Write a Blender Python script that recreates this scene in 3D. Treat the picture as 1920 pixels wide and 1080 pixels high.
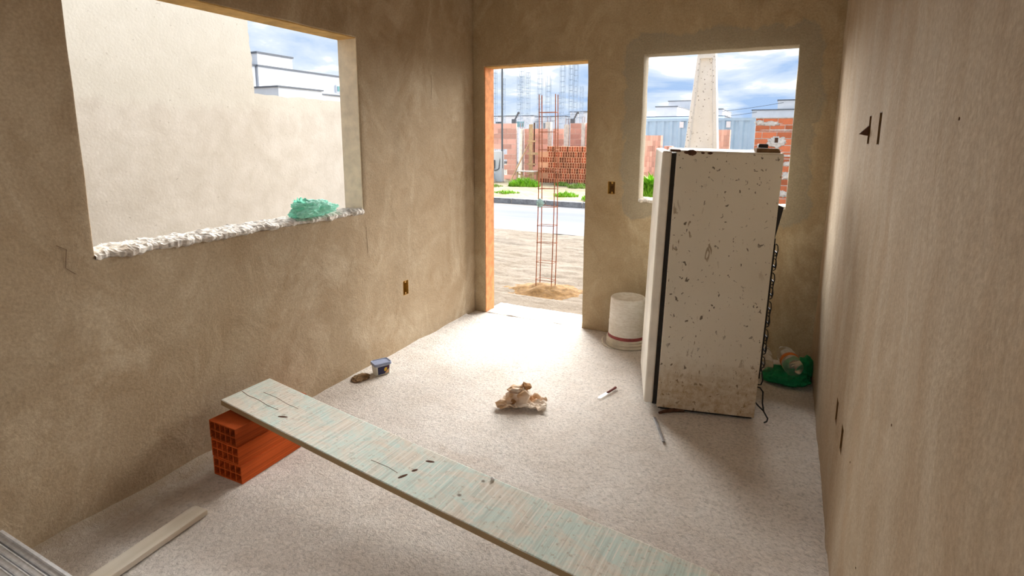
import bpy, bmesh, math, random
from mathutils import Vector, Matrix, Euler, noise

for o in list(bpy.data.objects):
    bpy.data.objects.remove(o, do_unlink=True)
SC = bpy.context.scene
COL = SC.collection
random.seed(7)

# ------------------------------------------------------------------ camera
cam_d = bpy.data.cameras.new('camera')
cam = bpy.data.objects.new('camera', cam_d)
COL.objects.link(cam)
cam_d.sensor_width = 36.0
cam_d.sensor_fit = 'HORIZONTAL'
cam_d.lens = 36.0 * 1026.53 / 1920.0
cam_d.shift_y = -(540.0 - 436.73) / 1920.0
cam_d.clip_start = 0.02
cam_d.clip_end = 400
yaw, pitch, roll = -0.4643, -0.1707, 0.0034
fwd = Vector((math.sin(yaw)*math.cos(pitch), math.cos(yaw)*math.cos(pitch), math.sin(pitch)))
rgt = Vector((math.cos(yaw), -math.sin(yaw), 0.0))
upv = rgt.cross(fwd)
r2 = rgt*math.cos(roll) + upv*math.sin(roll)
u2 = -rgt*math.sin(roll) + upv*math.cos(roll)
mw = Matrix((r2, u2, -fwd)).transposed().to_4x4()
mw.translation = Vector((2.402, -4.0726, 1.5163))
cam.matrix_world = mw
SC.camera = cam

# ------------------------------------------------------------------ exposure
vs = SC.view_settings
SC.display_settings.display_device = 'sRGB'
vs.view_transform = 'Standard'
vs.look = 'None'
vs.gamma = 1.0
vs.use_curve_mapping = False
vs.exposure = 0.24
SC.cycles.diffuse_bounces = 7

# ------------------------------------------------------------------ sky
SKY = 1.0
world = bpy.data.worlds.new('sky')
SC.world = world
world.use_nodes = True
nt = world.node_tree
nt.nodes.clear()
def wn(t, **k):
    n = nt.nodes.new(t)
    for a, b in k.items():
        setattr(n, a, b)
    return n
tc = wn('ShaderNodeTexCoord')
sep = wn('ShaderNodeSeparateXYZ')
nt.links.new(tc.outputs['Generated'], sep.inputs[0])
zz = wn('ShaderNodeMath', operation='MAXIMUM'); zz.inputs[1].default_value = 0.0
nt.links.new(sep.outputs[2], zz.inputs[0])
za = wn('ShaderNodeMath', operation='ADD'); za.inputs[1].default_value = 0.16
nt.links.new(zz.outputs[0], za.inputs[0])
dx = wn('ShaderNodeMath', operation='DIVIDE'); dy = wn('ShaderNodeMath', operation='DIVIDE')
nt.links.new(sep.outputs[0], dx.inputs[0]); nt.links.new(za.outputs[0], dx.inputs[1])
nt.links.new(sep.outputs[1], dy.inputs[0]); nt.links.new(za.outputs[0], dy.inputs[1])
cmb = wn('ShaderNodeCombineXYZ')
nt.links.new(dx.outputs[0], cmb.inputs[0]); nt.links.new(dy.outputs[0], cmb.inputs[1])
cl = wn('ShaderNodeTexNoise'); cl.inputs['Scale'].default_value = 1.15
cl.inputs['Detail'].default_value = 6; cl.inputs['Roughness'].default_value = 0.55
cl.inputs['Distortion'].default_value = 0.35
nt.links.new(cmb.outputs[0], cl.inputs['Vector'])
rp = wn('ShaderNodeValToRGB')
rp.color_ramp.elements[0].position = 0.38; rp.color_ramp.elements[0].color = (0.37, 0.53, 0.80, 1)
rp.color_ramp.elements[1].position = 0.72; rp.color_ramp.elements[1].color = (2.2, 2.2, 2.2, 1)
e = rp.color_ramp.elements.new(0.54); e.color = (0.72, 0.80, 0.88, 1)
nt.links.new(cl.outputs['Fac'], rp.inputs[0])
bg = wn('ShaderNodeBackground'); bg.inputs['Strength'].default_value = SKY
nt.links.new(rp.outputs[0], bg.inputs['Color'])
ow = wn('ShaderNodeOutputWorld'); nt.links.new(bg.outputs[0], ow.inputs[0])

# ------------------------------------------------------------------ sun behind thin cloud
sun_d = bpy.data.lights.new('sun', 'SUN')
sun_d.energy = 31
sun_d.angle = math.radians(85)
sun_d.color = (1.0, 0.975, 0.935)
sun = bpy.data.objects.new('sun', sun_d)
COL.objects.link(sun)
sd = Vector((-0.14, 0.93, 0.28)).normalized()
sun.rotation_euler = sd.to_track_quat('Z', 'Y').to_euler()
sun.location = (6, 6, 12)

# ------------------------------------------------------------------ mesh helpers
class MB:
    """collects shapes and links them as one mesh object"""
    def __init__(s): s.v = []; s.f = []
    def add(s, vs_, fs_):
        n = len(s.v); s.v += [tuple(v) for v in vs_]; s.f += [tuple(i+n for i in f) for f in fs_]; return s
    def box(s, x0, x1, y0, y1, z0, z1):
        return s.add([(x0,y0,z0),(x1,y0,z0),(x1,y1,z0),(x0,y1,z0),(x0,y0,z1),(x1,y0,z1),(x1,y1,z1),(x0,y1,z1)],
                     [(0,3,2,1),(4,5,6,7),(0,1,5,4),(1,2,6,5),(2,3,7,6),(3,0,4,7)])
    def bar(s, a, b, w, h, up=(0,0,1)):
        a = Vector(a); b = Vector(b); d = (b-a).normalized(); u = Vector(up)
        if abs(d.dot(u)) > 0.98: u = Vector((1,0,0))
        sx = d.cross(u).normalized(); uu = sx.cross(d)
        vs_ = []
        for p in (a, b):
            for i, j in ((-1,-1),(1,-1),(1,1),(-1,1)):
                vs_.append(p + sx*(w/2*i) + uu*(h/2*j))
        return s.add(vs_, [(0,1,2,3),(7,6,5,4),(0,4,5,1),(1,5,6,2),(2,6,7,3),(3,7,4,0)])
    def tube(s, pts, r, n=8, cap=True, closed=False):
        pts = [Vector(p) for p in pts]; m = len(pts)
        rr = r if isinstance(r, (list, tuple)) else [r]*m
        vs_ = []; fs_ = []; prev = None
        for i, p in enumerate(pts):
            if closed: d = pts[(i+1) % m] - pts[i-1]
            else: d = pts[min(i+1, m-1)] - pts[max(i-1, 0)]
            d.normalize()
            if prev is None:
                u = Vector((0,0,1)) if abs(d.z) < 0.9 else Vector((1,0,0))
            else: u = prev
            a = d.cross(u).normalized(); b = a.cross(d).normalized(); prev = b
            for k in range(n):
                t = 2*math.pi*k/n
                vs_.append(p + (a*math.cos(t) + b*math.sin(t))*rr[i])
        for i in range(m if closed else m-1):
            j = (i+1) % m
            for k in range(n):
                k2 = (k+1) % n
                fs_.append((i*n+k, i*n+k2, j*n+k2, j*n+k))
        if cap and not closed:
            fs_.append(tuple(range(n-1, -1, -1))); fs_.append(tuple((m-1)*n+k for k in range(n)))
        return s.add(vs_, fs_)
    def lathe(s, prof, n=32, c=(0,0,0), M=None, cap0=False, cap1=False):
        vs_ = []; fs_ = []
        for r, z in prof:
            for k in range(n):
                t = 2*math.pi*k/n
                p = Vector((r*math.cos(t), r*math.sin(t), z))
                if M is not None: p = M @ p
                vs_.append(p + Vector(c))
        for i in range(len(prof)-1):
            for k in range(n):
                k2 = (k+1) % n
                fs_.append((i*n+k, i*n+k2, (i+1)*n+k2, (i+1)*n+k))
        if cap0: fs_.append(tuple(range(n-1, -1, -1)))
        if cap1: fs_.append(tuple((len(prof)-1)*n+k for k in range(n)))
        return s.add(vs_, fs_)
    def mesh(s, name, m=None, smooth=False):
        me = bpy.data.meshes.new(name); me.from_pydata(s.v, [], s.f); me.update()
        if m: me.materials.append(m)
        if smooth:
            me.polygons.foreach_set('use_smooth', [True]*len(me.polygons))
        return me
    def build(s, name, m, parent=None, smooth=False, bevel=0, seg=2, loc=(0,0,0), rot=(0,0,0)):
        o = bpy.data.objects.new(name, s.mesh(name, m, smooth)); COL.objects.link(o)
        o.location = loc; o.rotation_euler = rot
        if parent: o.parent = parent
        if bevel:
            b = o.modifiers.new('bevel', 'BEVEL'); b.width = bevel; b.segments = seg
            b.limit_method = 'ANGLE'; b.angle_limit = math.radians(35)
        return o

def tag(o, label=None, cat=None, group=None, kind=None):
    if label: o['label'] = label
    if cat: o['category'] = cat
    if group: o['group'] = group
    if kind: o['kind'] = kind
    return o
def thing(name, label, cat, loc=(0,0,0), rot=(0,0,0), group=None):
    o = bpy.data.objects.new(name, None); COL.objects.link(o)
    o.empty_display_size = 0.1
    o.location = loc; o.rotation_euler = rot
    return tag(o, label, cat, group)
def inst(name, me, parent=None, loc=(0,0,0), rot=(0,0,0), sc=(1,1,1)):
    o = bpy.data.objects.new(name, me); COL.objects.link(o)
    o.location = loc; o.rotation_euler = rot; o.scale = sc
    if parent: o.parent = parent
    return o
def nz(x, y, z, sc=1.0): return noise.noise(Vector((x*sc, y*sc, z*sc)))
def fbm(x, y, z, sc=1.0, oc=4):
    return noise.fractal(Vector((x*sc, y*sc, z*sc)), 1.0, 2.0, oc)

# ------------------------------------------------------------------ material helpers
class NT:
    def __init__(s, name, rough=0.85, spec=0.3, metal=0.0):
        s.m = bpy.data.materials.new(name); s.m.use_nodes = True
        s.t = s.m.node_tree; s.t.nodes.clear()
        s.b = s.n('ShaderNodeBsdfPrincipled'); s.o = s.n('ShaderNodeOutputMaterial')
        s.l(s.b.outputs[0], s.o.inputs[0])
        s.b.inputs['Roughness'].default_value = rough
        s.b.inputs['Metallic'].default_value = metal
        s.b.inputs['Specular IOR Level'].default_value = spec
        s.tc = s.n('ShaderNodeTexCoord'); s.vec = s.tc.outputs['Object']
    def n(s, t, **k):
        x = s.t.nodes.new(t)
        for a, b in k.items(): setattr(x, a, b)
        return x
    def l(s, a, b): s.t.links.new(a, b)
    def mapped(s, scale=(1,1,1), rot=(0,0,0), loc=(0,0,0), src=None):
        m = s.n('ShaderNodeMapping'); m.inputs['Scale'].default_value = scale
        m.inputs['Rotation'].default_value = rot; m.inputs['Location'].default_value = loc
        s.l(src or s.vec, m.inputs[0]); return m.outputs[0]
    def noise(s, scale, detail=4, rough=0.55, dist=0.0, vec=None):
        x = s.n('ShaderNodeTexNoise'); x.inputs['Scale'].default_value = scale
        x.inputs['Detail'].default_value = detail; x.inputs['Roughness'].default_value = rough
        x.inputs['Distortion'].default_value = dist
        s.l(vec or s.vec, x.inputs['Vector']); return x.outputs['Fac']
    def voro(s, scale, feature='F1', vec=None, rnd=1.0):
        x = s.n('ShaderNodeTexVoronoi', feature=feature); x.inputs['Scale'].default_value = scale
        x.inputs['Randomness'].default_value = rnd
        s.l(vec or s.vec, x.inputs['Vector']); return x.outputs['Distance']
    def ramp(s, fac, stops):
        r = s.n('ShaderNodeValToRGB'); cr = r.color_ramp
        while len(cr.elements) < len(stops): cr.elements.new(0.5)
        for el, (p, c) in zip(cr.elements, stops):
            el.position = p
            el.color = (c, c, c, 1) if isinstance(c, (int, float)) else (*c, 1)
        s.l(fac, r.inputs[0]); return r.outputs[0]
    def mix(s, a, b, fac, mode='MIX'):
        x = s.n('ShaderNodeMix', data_type='RGBA', blend_type=mode)
        for v, i in ((fac, 0), (a, 6), (b, 7)):
            if isinstance(v, (int, float)): x.inputs[i].default_value = v
            elif isinstance(v, tuple): x.inputs[i].default_value = (*v, 1)
            else: s.l(v, x.inputs[i])
        return x.outputs[2]
    def math(s, op, a, b=None, c=None):
        x = s.n('ShaderNodeMath', operation=op)
        for v, i in ((a, 0), (b, 1), (c, 2)):
            if v is None: continue
            if isinstance(v, (int, float)): x.inputs[i].default_value = v
            else: s.l(v, x.inputs[i])
        return x.outputs[0]
    def xyz(s, src=None):
        x = s.n('ShaderNodeSeparateXYZ'); s.l(src or s.vec, x.inputs[0]); return x.outputs
    def color(s, c):
        if isinstance(c, tuple): s.b.inputs['Base Color'].default_value = (*c, 1)
        else: s.l(c, s.b.inputs['Base Color'])
        return s
    def bump(s, h, strength=0.4, dist=0.01):
        x = s.n('ShaderNodeBump'); x.inputs['Strength'].default_value = strength
        x.inputs['Distance'].default_value = dist; s.l(h, x.inputs['Height'])
        s.l(x.outputs[0], s.b.inputs['Normal']); return s

def plain(name, c, rough=0.6, spec=0.4, metal=0.0, var=0.12, sc=30):
    k = NT(name, rough, spec, metal)
    f = k.noise(sc, 4)
    lo = tuple(max(0, x*(1-var)) for x in c); hi = tuple(min(1, x*(1+var)) for x in c)
    k.color(k.ramp(f, [(0.3, lo), (0.7, hi)]))
    return k.m

M = {}
def make_plaster(name, tint=(1,1,1), patch=None, streak=False):
    k = NT(name, 0.92, 0.15)
    big = k.noise(1.1, 5, 0.6, 0.6)
    mid = k.noise(4.5, 5, 0.6, 1.2)
    fine = k.noise(95, 3, 0.6)
    T = lambda c: tuple(min(1, a*b) for a, b in zip(c, tint))
    c1 = k.ramp(big, [(0.30, T((0.33, 0.235, 0.15))), (0.5, T((0.41, 0.315, 0.225))), (0.72, T((0.46, 0.38, 0.295)))])
    c2 = k.ramp(mid, [(0.3, T((0.32, 0.24, 0.165))), (0.66, T((0.47, 0.39, 0.305)))])
    c = k.mix(c1, c2, 0.45)
    # smeared pale trowel marks
    sm = k.noise(2.6, 6, 0.7, 0.8, vec=k.mapped((1, 1, 0.55), loc=(3.1, 1.7, 0.3)))
    c = k.mix(c, T((0.58, 0.50, 0.41)), k.ramp(sm, [(0.50, 0.0), (0.68, 0.62)]))
    if streak:   # vertical streaks of a long float
        st = k.noise(3.0, 5, 0.6, 0.2, vec=k.mapped((1, 1.5, 0.16)))
        c = k.mix(c, k.ramp(st, [(0.3, T((0.36, 0.25, 0.16))), (0.5, T((0.42, 0.335, 0.25))), (0.7, T((0.50, 0.43, 0.35)))]), 0.5)
    if patch:    # newer grey mortar round an opening: (x0, x1, z0, z1)
        x0, x1, z0, z1 = patch
        X, Y, Z = k.xyz()
        ddx = k.math('SUBTRACT', k.math('ABSOLUTE', k.math('SUBTRACT', X, (x0+x1)/2)), (x1-x0)/2)
        ddz = k.math('SUBTRACT', k.math('ABSOLUTE', k.math('SUBTRACT', Z, (z0+z1)/2)), (z1-z0)/2)
        ddx = k.math('MAXIMUM', ddx, 0.0); ddz = k.math('MAXIMUM', ddz, 0.0)
        d = k.math('SQRT', k.math('ADD', k.math('MULTIPLY', ddx, ddx), k.math('MULTIPLY', ddz, ddz)))
        d = k.math('ADD', d, k.math('MULTIPLY', k.math('SUBTRACT', mid, 0.5), 0.22))
        f = k.ramp(d, [(0.10, 0.62), (0.125, 0.8), (0.15, 0.0)])
        c = k.mix(c, (0.29, 0.26, 0.20), f)
    # dark specks and grains
    sp = k.voro(26)
    sp2 = k.noise(3.0, 2)
    c = k.mix(c, (0.16, 0.11, 0.07), k.math('MULTIPLY', k.ramp(sp, [(0.03, 0.7), (0.07, 0.0)]), k.ramp(sp2, [(0.55, 0.0), (0.7, 1.0)])))
    gr = k.ramp(fine, [(0.3, 0.86), (0.7, 1.12)])
    c = k.mix(c, gr, 1.0, 'MULTIPLY')
    k.color(c)
    h = k.math('ADD', k.math('MULTIPLY', fine, 0.25), k.math('ADD', k.math('MULTIPLY', mid, 1.2), k.math('MULTIPLY', k.noise(28, 4), 0.5)))
    k.bump(h, 0.35, 0.012)
    return k.m
DOOR_L, DOOR_R, DOOR_T = 0.1004, 0.9991, 2.10
WIN_L, WIN_R, WIN_T, WIN_B = 1.418, 2.4077, 2.1101, 1.075
LWF, LWN, LWT, LWB = -1.3899, -2.9269, 2.1183, 1.070
W = 2.6457
H = 2.72
TH = 0.15
M['plaster'] = make_plaster('grey brown plaster', (0.89, 0.86, 0.76))
M['plaster_back'] = make_plaster('plaster with repaired opening', (0.93, 0.91, 0.77), (WIN_L, WIN_R, WIN_B, WIN_T))
M['plaster_right'] = make_plaster('plaster streaked', (0.94, 0.93, 0.88), None, True)

def make_cream():
    k = NT('cream render outside', 0.95, 0.1)
    f = k.noise(1.6, 6, 0.65, 0.5); g = k.noise(6, 6, 0.65, 0.3); h = k.noise(60, 3)
    c = k.mix(k.ramp(f, [(0.3, (0.53, 0.49, 0.435)), (0.7, (0.635, 0.605, 0.56))]), k.ramp(g, [(0.35, (0.49, 0.455, 0.40)), (0.65, (0.655, 0.625, 0.58))]), 0.5)
    X, Y, Z = k.xyz()
    bz = k.n('ShaderNodeMapRange'); bz.inputs['From Min'].default_value = 1.70; bz.inputs['From Max'].default_value = 1.78
    k.l(k.math('ADD', Z, k.math('MULTIPLY', k.math('SUBTRACT', g, 0.5), 0.3)), bz.inputs['Value'])
    c = k.mix(c, (0.62, 0.61, 0.55), k.math('MULTIPLY', bz.outputs[0], 0.5))
    pit = k.ramp(k.noise(38, 3, 0.7), [(0.27, 0.6), (0.34, 0.0)])
    c = k.mix(c, (0.30, 0.27, 0.23), pit)
    k.color(c).bump(k.math('ADD', k.math('MULTIPLY', g, 0.5), k.math('MULTIPLY', h, 0.3)), 0.3, 0.008)
    return k.m
M['cream'] = make_cream()

def make_floor():
    k = NT('rough concrete floor', 0.95, 0.12)
    a = k.noise(1.3, 5, 0.6, 0.5); b = k.noise(6, 5, 0.6, 0.6); fine = k.noise(150, 4, 0.65); peb = k.noise(62, 5, 0.7, 0.6)
    c = k.mix(k.ramp(a, [(0.3, (0.63, 0.555, 0.485)), (0.55, (0.715, 0.665, 0.61)), (0.75, (0.76, 0.73, 0.69))]),
              k.ramp(b, [(0.3, (0.64, 0.58, 0.52)), (0.7, (0.77, 0.735, 0.695))]), 0.5)
    c = k.mix(c, k.ramp(peb, [(0.32, 0.66), (0.5, 0.97), (0.70, 1.12)]), 1.0, 'MULTIPLY')
    rust = k.noise(2.2, 4, 0.6, 0.8, vec=k.mapped(loc=(7.3, 2.2, 0)))
    c = k.mix(c, (0.42, 0.28, 0.17), k.ramp(rust, [(0.62, 0.0), (0.8, 0.35)]))
    X, Y, Z = k.xyz()      # dirt and shade painted as one brown tone along the left wall
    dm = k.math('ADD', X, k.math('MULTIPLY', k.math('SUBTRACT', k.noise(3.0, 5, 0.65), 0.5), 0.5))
    brown_patch = k.math('MULTIPLY', k.ramp(dm, [(0.02, 0.85), (0.34, 0.0)]), k.ramp(Y, [(0.0, 1.0), (1.0, 1.0)]))
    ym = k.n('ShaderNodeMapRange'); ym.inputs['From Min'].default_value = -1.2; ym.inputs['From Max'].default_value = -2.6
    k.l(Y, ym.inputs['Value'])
    c = k.mix(c, (0.27, 0.20, 0.125), k.math('MULTIPLY', brown_patch, ym.outputs[0]))
    sp = k.voro(38); ms = k.noise(2.5, 3)
    c = k.mix(c, (0.15, 0.11, 0.08), k.math('MULTIPLY', k.ramp(sp, [(0.05, 0.6), (0.11, 0.0)]), k.ramp(ms, [(0.5, 0.0), (0.66, 1.0)])))
    k.color(c)
    hh = k.math('ADD', k.math('MULTIPLY', peb, 1.0), k.math('MULTIPLY', fine, 0.35))
    k.bump(hh, 0.8, 0.009)
    return k.m
M['floor'] = make_floor()

def make_sand():
    k = NT('pale sandy yard', 0.95, 0.1)
    a = k.noise(0.9, 6, 0.65, 0.8); b = k.noise(9, 5, 0.65, 1.0)
    c = k.mix(k.ramp(a, [(0.3, (0.14, 0.105, 0.07)), (0.6, (0.205, 0.17, 0.135))]), k.ramp(b, [(0.3, (0.11, 0.085, 0.06)), (0.65, (0.22, 0.19, 0.155))]), 0.5)
    k.color(c).bump(k.noise(14, 6, 0.7), 0.6, 0.03)
    return k.m
M['sand'] = make_sand()
def make_verge():
    k = NT('dry earth verge', 0.95, 0.1)
    a = k.noise(1.4, 5, 0.6, 0.6); b = k.noise(10, 5, 0.6)
    c = k.mix(k.ramp(a, [(0.35, (0.27, 0.21, 0.13)), (0.65, (0.40, 0.34, 0.25))]), k.ramp(b, [(0.35, (0.17, 0.18, 0.08)), (0.6, (0.38, 0.31, 0.22))]), 0.5)
    k.color(c).bump(b, 0.6, 0.03)
    return k.m
M['verge'] = make_verge()
def make_asphalt():
    k = NT('grey blue asphalt', 0.9, 0.2)
    a = k.noise(0.5, 5, 0.6, 0.5, vec=k.mapped((0.25, 1.6, 1))); b = k.noise(80, 3)
    c = k.mix(k.ramp(a, [(0.35, (0.11, 0.125, 0.16)), (0.52, (0.15, 0.16, 0.185)), (0.68, (0.22, 0.20, 0.18))]), k.ramp(b, [(0.3, 0.8), (0.7, 1.15)]), 1.0, 'MULTIPLY')
    k.color(c).bump(b, 0.3, 0.005)
    return k.m
M['asphalt'] = make_asphalt()
M['kerb'] = plain('kerb concrete', (0.33, 0.325, 0.33), 0.9, 0.1, var=0.35, sc=9)

def make_clay(name, c, groove=True, var=0.25):
    k = NT(name, 0.85, 0.15)
    a = k.noise(6, 4, 0.6); info = k.n('ShaderNodeObjectInfo')
    lo = tuple(x*(1-var) for x in c); hi = tuple(min(1, x*(1+var)) for x in c)
    f = k.math('ADD', k.math('MULTIPLY', a, 0.5), k.math('MULTIPLY', info.outputs['Random'], 0.5))
    col = k.ramp(f, [(0.25, lo), (0.75, hi)])
    if groove:
        st = k.noise(9, 3, 0.6, vec=k.mapped((1, 0.12, 14)))
        col = k.mix(col, k.ramp(st, [(0.35, 0.72), (0.65, 1.15)]), 1.0, 'MULTIPLY')
        k.bump(st, 0.6, 0.004)
    k.color(col)
    return k.m
M['clay'] = make_clay('fired orange clay', (0.46, 0.082, 0.014))
M['clay_out'] = make_clay('orange clay outdoors', (0.85, 0.40, 0.24), False)
M['clay_pink'] = make_clay('pinkish clay blocks', (0.82, 0.45, 0.36), False)
M['clay_wall'] = make_clay('red clay courses', (0.68, 0.20, 0.09), False, 0.3)
M['mortar'] = plain('grey mortar', (0.74, 0.66, 0.58), 0.95, 0.1, var=0.2, sc=14)
M['mortar_pink'] = plain('pinkish mortar', (0.84, 0.70, 0.62), 0.95, 0.1, var=0.2, sc=14)
M['roughsill'] = plain('broken pale mortar', (0.60, 0.56, 0.51), 0.95, 0.1, var=0.35, sc=55)
M['concrete'] = plain('pale concrete', (0.72, 0.68, 0.62), 0.9, 0.15, var=0.2, sc=10)
M['ceiling'] = plain('slab underside', (0.52, 0.43, 0.33), 0.95, 0.1, var=0.15, sc=5)
M['white_wall'] = plain('white painted wall', (0.84, 0.84, 0.86), 0.9, 0.15, var=0.06, sc=2)
M['white_wall2'] = plain('off white painted wall', (0.76, 0.78, 0.82), 0.9, 0.15, var=0.06, sc=2)
M['coping'] = plain('grey coping', (0.16, 0.17, 0.19), 0.8, 0.2)
M['dark_glass'] = plain('dark window glass', (0.07, 0.09, 0.11), 0.2, 0.5)
M['teal_glass'] = plain('teal window film', (0.10, 0.30, 0.30), 0.3, 0.5)
M['black'] = plain('black metal', (0.012, 0.012, 0.013), 0.55, 0.4)
M['rubber'] = plain('dark rubber gasket', (0.03, 0.027, 0.024), 0.8, 0.2)
M['rebar'] = plain('rusty rebar', (0.34, 0.13, 0.07), 0.8, 0.25, 0.3, var=0.4, sc=20)
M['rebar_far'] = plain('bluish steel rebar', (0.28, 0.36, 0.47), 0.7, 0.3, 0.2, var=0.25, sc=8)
M['wood'] = plain('bare timber', (0.66, 0.46, 0.26), 0.85, 0.2, var=0.2, sc=12)
M['steel_bar'] = plain('dull steel', (0.22, 0.21, 0.21), 0.5, 0.5, 0.6, var=0.2)
M['rust_wood'] = plain('dark stained wood', (0.10, 0.05, 0.03), 0.9, 0.15, var=0.4, sc=40)
M['silver'] = plain('bright blade steel', (0.85, 0.85, 0.85), 0.25, 0.6, 0.7, var=0.05)
M['red_handle'] = plain('dark red handle', (0.16, 0.03, 0.025), 0.5, 0.4)
M['yellow_pvc'] = plain('ochre plastic', (0.40, 0.22, 0.04), 0.55, 0.4, var=0.2, sc=60)
M['box_shade'] = plain('shaded brown plastic', (0.15, 0.075, 0.018), 0.7, 0.3, var=0.3, sc=40)  # recess shade of the wall boxes put into a darker plastic

def make_blue():
    k = NT('blue container paint', 0.6, 0.3)
    a = k.noise(3, 5, 0.6)
    k.color(k.ramp(a, [(0.3, (0.40, 0.56, 0.70)), (0.7, (0.46, 0.62, 0.76))]))
    return k.m
M['blue'] = make_blue()

def make_pole():
    k = NT('weathered white concrete', 0.9, 0.15)
    a = k.noise(5, 5, 0.6); sp = k.voro(26); v = k.noise(9, 4, 0.7, vec=k.mapped((1, 1, 0.25)))
    c = k.ramp(a, [(0.3, (0.74, 0.72, 0.69)), (0.7, (0.86, 0.84, 0.82))])
    c = k.mix(c, (0.20, 0.16, 0.13), k.math('MULTIPLY', k.ramp(sp, [(0.12, 0.8), (0.26, 0.0)]), k.ramp(v, [(0.40, 0.0), (0.55, 1.0)])))
    k.color(c).bump(a, 0.3, 0.01)
    return k.m
M['pole'] = make_pole()

# ------------------------------------------------------------------ setting: walls with openings
def breaks(a, b, step, extra):
    n = max(1, int(round((b-a)/step)))
    xs = [a + (b-a)*i/n for i in range(n+1)]
    ex = sorted(set(extra))
    xs = [x for x in xs if all(abs(x-e_) > step*0.45 for e_ in ex)] + ex
    return sorted(set(round(x, 5) for x in xs if a-1e-6 <= x <= b+1e-6))

def wall(name, us, zs, holes, recess, place, thick, mat_in, wob=0.003, seed=0, step=0.05):
    """a plastered wall; holes go right through, recesses only open the room face.
    place(u, d, z) gives the point at depth d (0 room face, thick outside)."""
    eu = [us[0], us[1]] + [h[0] for h in holes+recess] + [h[1] for h in holes+recess]
    ez = [zs[0], zs[1]] + [h[2] for h in holes+recess] + [h[3] for h in holes+recess]
    U = breaks(us[0], us[1], step, eu); Zs = breaks(zs[0], zs[1], step, ez)
    nu, nzv = len(U), len(Zs)
    def inside(rects, u, z): return any(r[0] < u < r[1] and r[2] < z < r[3] for r in rects)
    solid = [[not inside(holes, (U[i]+U[i+1])/2, (Zs[j]+Zs[j+1])/2) for j in range(nzv-1)] for i in range(nu-1)]
    rec = [[inside(recess, (U[i]+U[i+1])/2, (Zs[j]+Zs[j+1])/2) for j in range(nzv-1)] for i in range(nu-1)]
    vs_ = []; vi = {}
    def V(i, j, d):
        key = (i, j, d)
        if key not in vi:
            u, z = U[i], Zs[j]
            off = wob*fbm(u+seed, z, seed*1.7, 2.3, 3) + wob*0.4*nz(u, z, seed, 9)
            near = any(abs(u-r[0]) < 0.02 or abs(u-r[1]) < 0.02 for r in recess)
            uu = u; zq = z
            onhole = any((abs(u-h[0]) < 1e-4 or abs(u-h[1]) < 1e-4) and h[2]-1e-4 <= z <= h[3]+1e-4 for h in holes)
            onz = any((abs(z-h[3]) < 1e-4) and h[0]-1e-4 <= u <= h[1]+1e-4 for h in holes)
            if onhole and z > zs[0]+1e-4: uu = u + 0.004*nz(z, seed, d*3, 5)
            if onz: zq = z + 0.004*nz(u, seed+4, d*3, 5)
            vi[key] = len(vs_)
            vs_.append(place(uu, (0 if d == 0 else thick) + (off if d == 0 and not near else 0), zq))
        return vi[key]
    fs_ = []
    S = lambda i, j: 0 <= i < nu-1 and 0 <= j < nzv-1 and solid[i][j]
    for i in range(nu-1):
        for j in range(nzv-1):
            if not solid[i][j]: continue
            if not rec[i][j]:
                fs_.append((V(i,j,0), V(i+1,j,0), V(i+1,j+1,0), V(i,j+1,0)))
            fs_.append((V(i,j,1), V(i,j+1,1), V(i+1,j+1,1), V(i+1,j,1)))
            if not S(i-1, j): fs_.append((V(i,j,0), V(i,j+1,0), V(i,j+1,1), V(i,j,1)))
            if not S(i+1, j): fs_.append((V(i+1,j,0), V(i+1,j,1), V(i+1,j+1,1), V(i+1,j+1,0)))
            if not S(i, j-1): fs_.append((V(i,j,0), V(i,j,1), V(i+1,j,1), V(i+1,j,0)))
            if not S(i, j+1): fs_.append((V(i,j+1,0), V(i+1,j+1,0), V(i+1,j+1,1), V(i,j+1,1)))
    b = MB(); b.v = [tuple(v) for v in vs_]; b.f = fs_
    o = b.build(name, mat_in)
    bm = bmesh.new(); bm.from_mesh(o.data); bmesh.ops.recalc_face_normals(bm, faces=bm.faces); bm.to_mesh(o.data); bm.free()
    o.data.polygons.foreach_set('use_smooth', [True]*len(o.data.polygons))
    bv = o.modifiers.new('bevel', 'BEVEL'); bv.width = 0.005; bv.segments = 2
    bv.limit_method = 'ANGLE'; bv.angle_limit = math.radians(50)
    return tag(o, kind='structure')

REAR = -6.6
BOXB = (1.181, 1.238, 1.100, 1.197)             # back wall switch box (x0,x1,z0,z1)
BOXL = (-1.020, -0.957, 0.398, 0.505)           # left wall socket box (y0,y1,..)
BOXR = [(-1.800, -1.742, 1.500, 1.600), (-2.046, -1.988, 1.500, 1.602), (-1.770, -1.712, 0.430, 0.526), (-1.996, -1.938, 0.430, 0.526)]
SILLDROP = 0.03
wall_back = wall('wall_back', (-TH, W+TH), (-0.1, H), [(DOOR_L, DOOR_R, -0.1, DOOR_T), (WIN_L, WIN_R, WIN_B-0.02, WIN_T)], [BOXB],
     lambda u, d, z: (u, d, z), TH, M['plaster_back'], 0.004, 3)
wall_left = wall('wall_left', (REAR, 0.0), (-0.1, H), [(LWN, LWF, LWB-SILLDROP, LWT)], [BOXL],
     lambda u, d, z: (-d, u, z), TH, M['plaster'], 0.006, 11)
wall_right = wall('wall_right', (REAR, 0.0), (-0.1, H), [], BOXR,
     lambda u, d, z: (W+d, u, z), TH, M['plaster_right'], 0.007, 23)
wall_rear = wall('wall_rear', (-TH, W+TH), (-0.1, H), [(1.55, 2.45, -0.1, 2.1)], [],
     lambda u, d, z: (u, REAR-d, z), TH, M['plaster'], 0.004, 31, step=0.15)
ROOF_END = -4.7  # slab cut short behind the camera, a gap added for fill light
ceil = MB().box(-TH, W+TH, ROOF_END, TH, H, H+0.12).build('ceiling', M['ceiling'])
tag(ceil, kind='structure')
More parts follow.
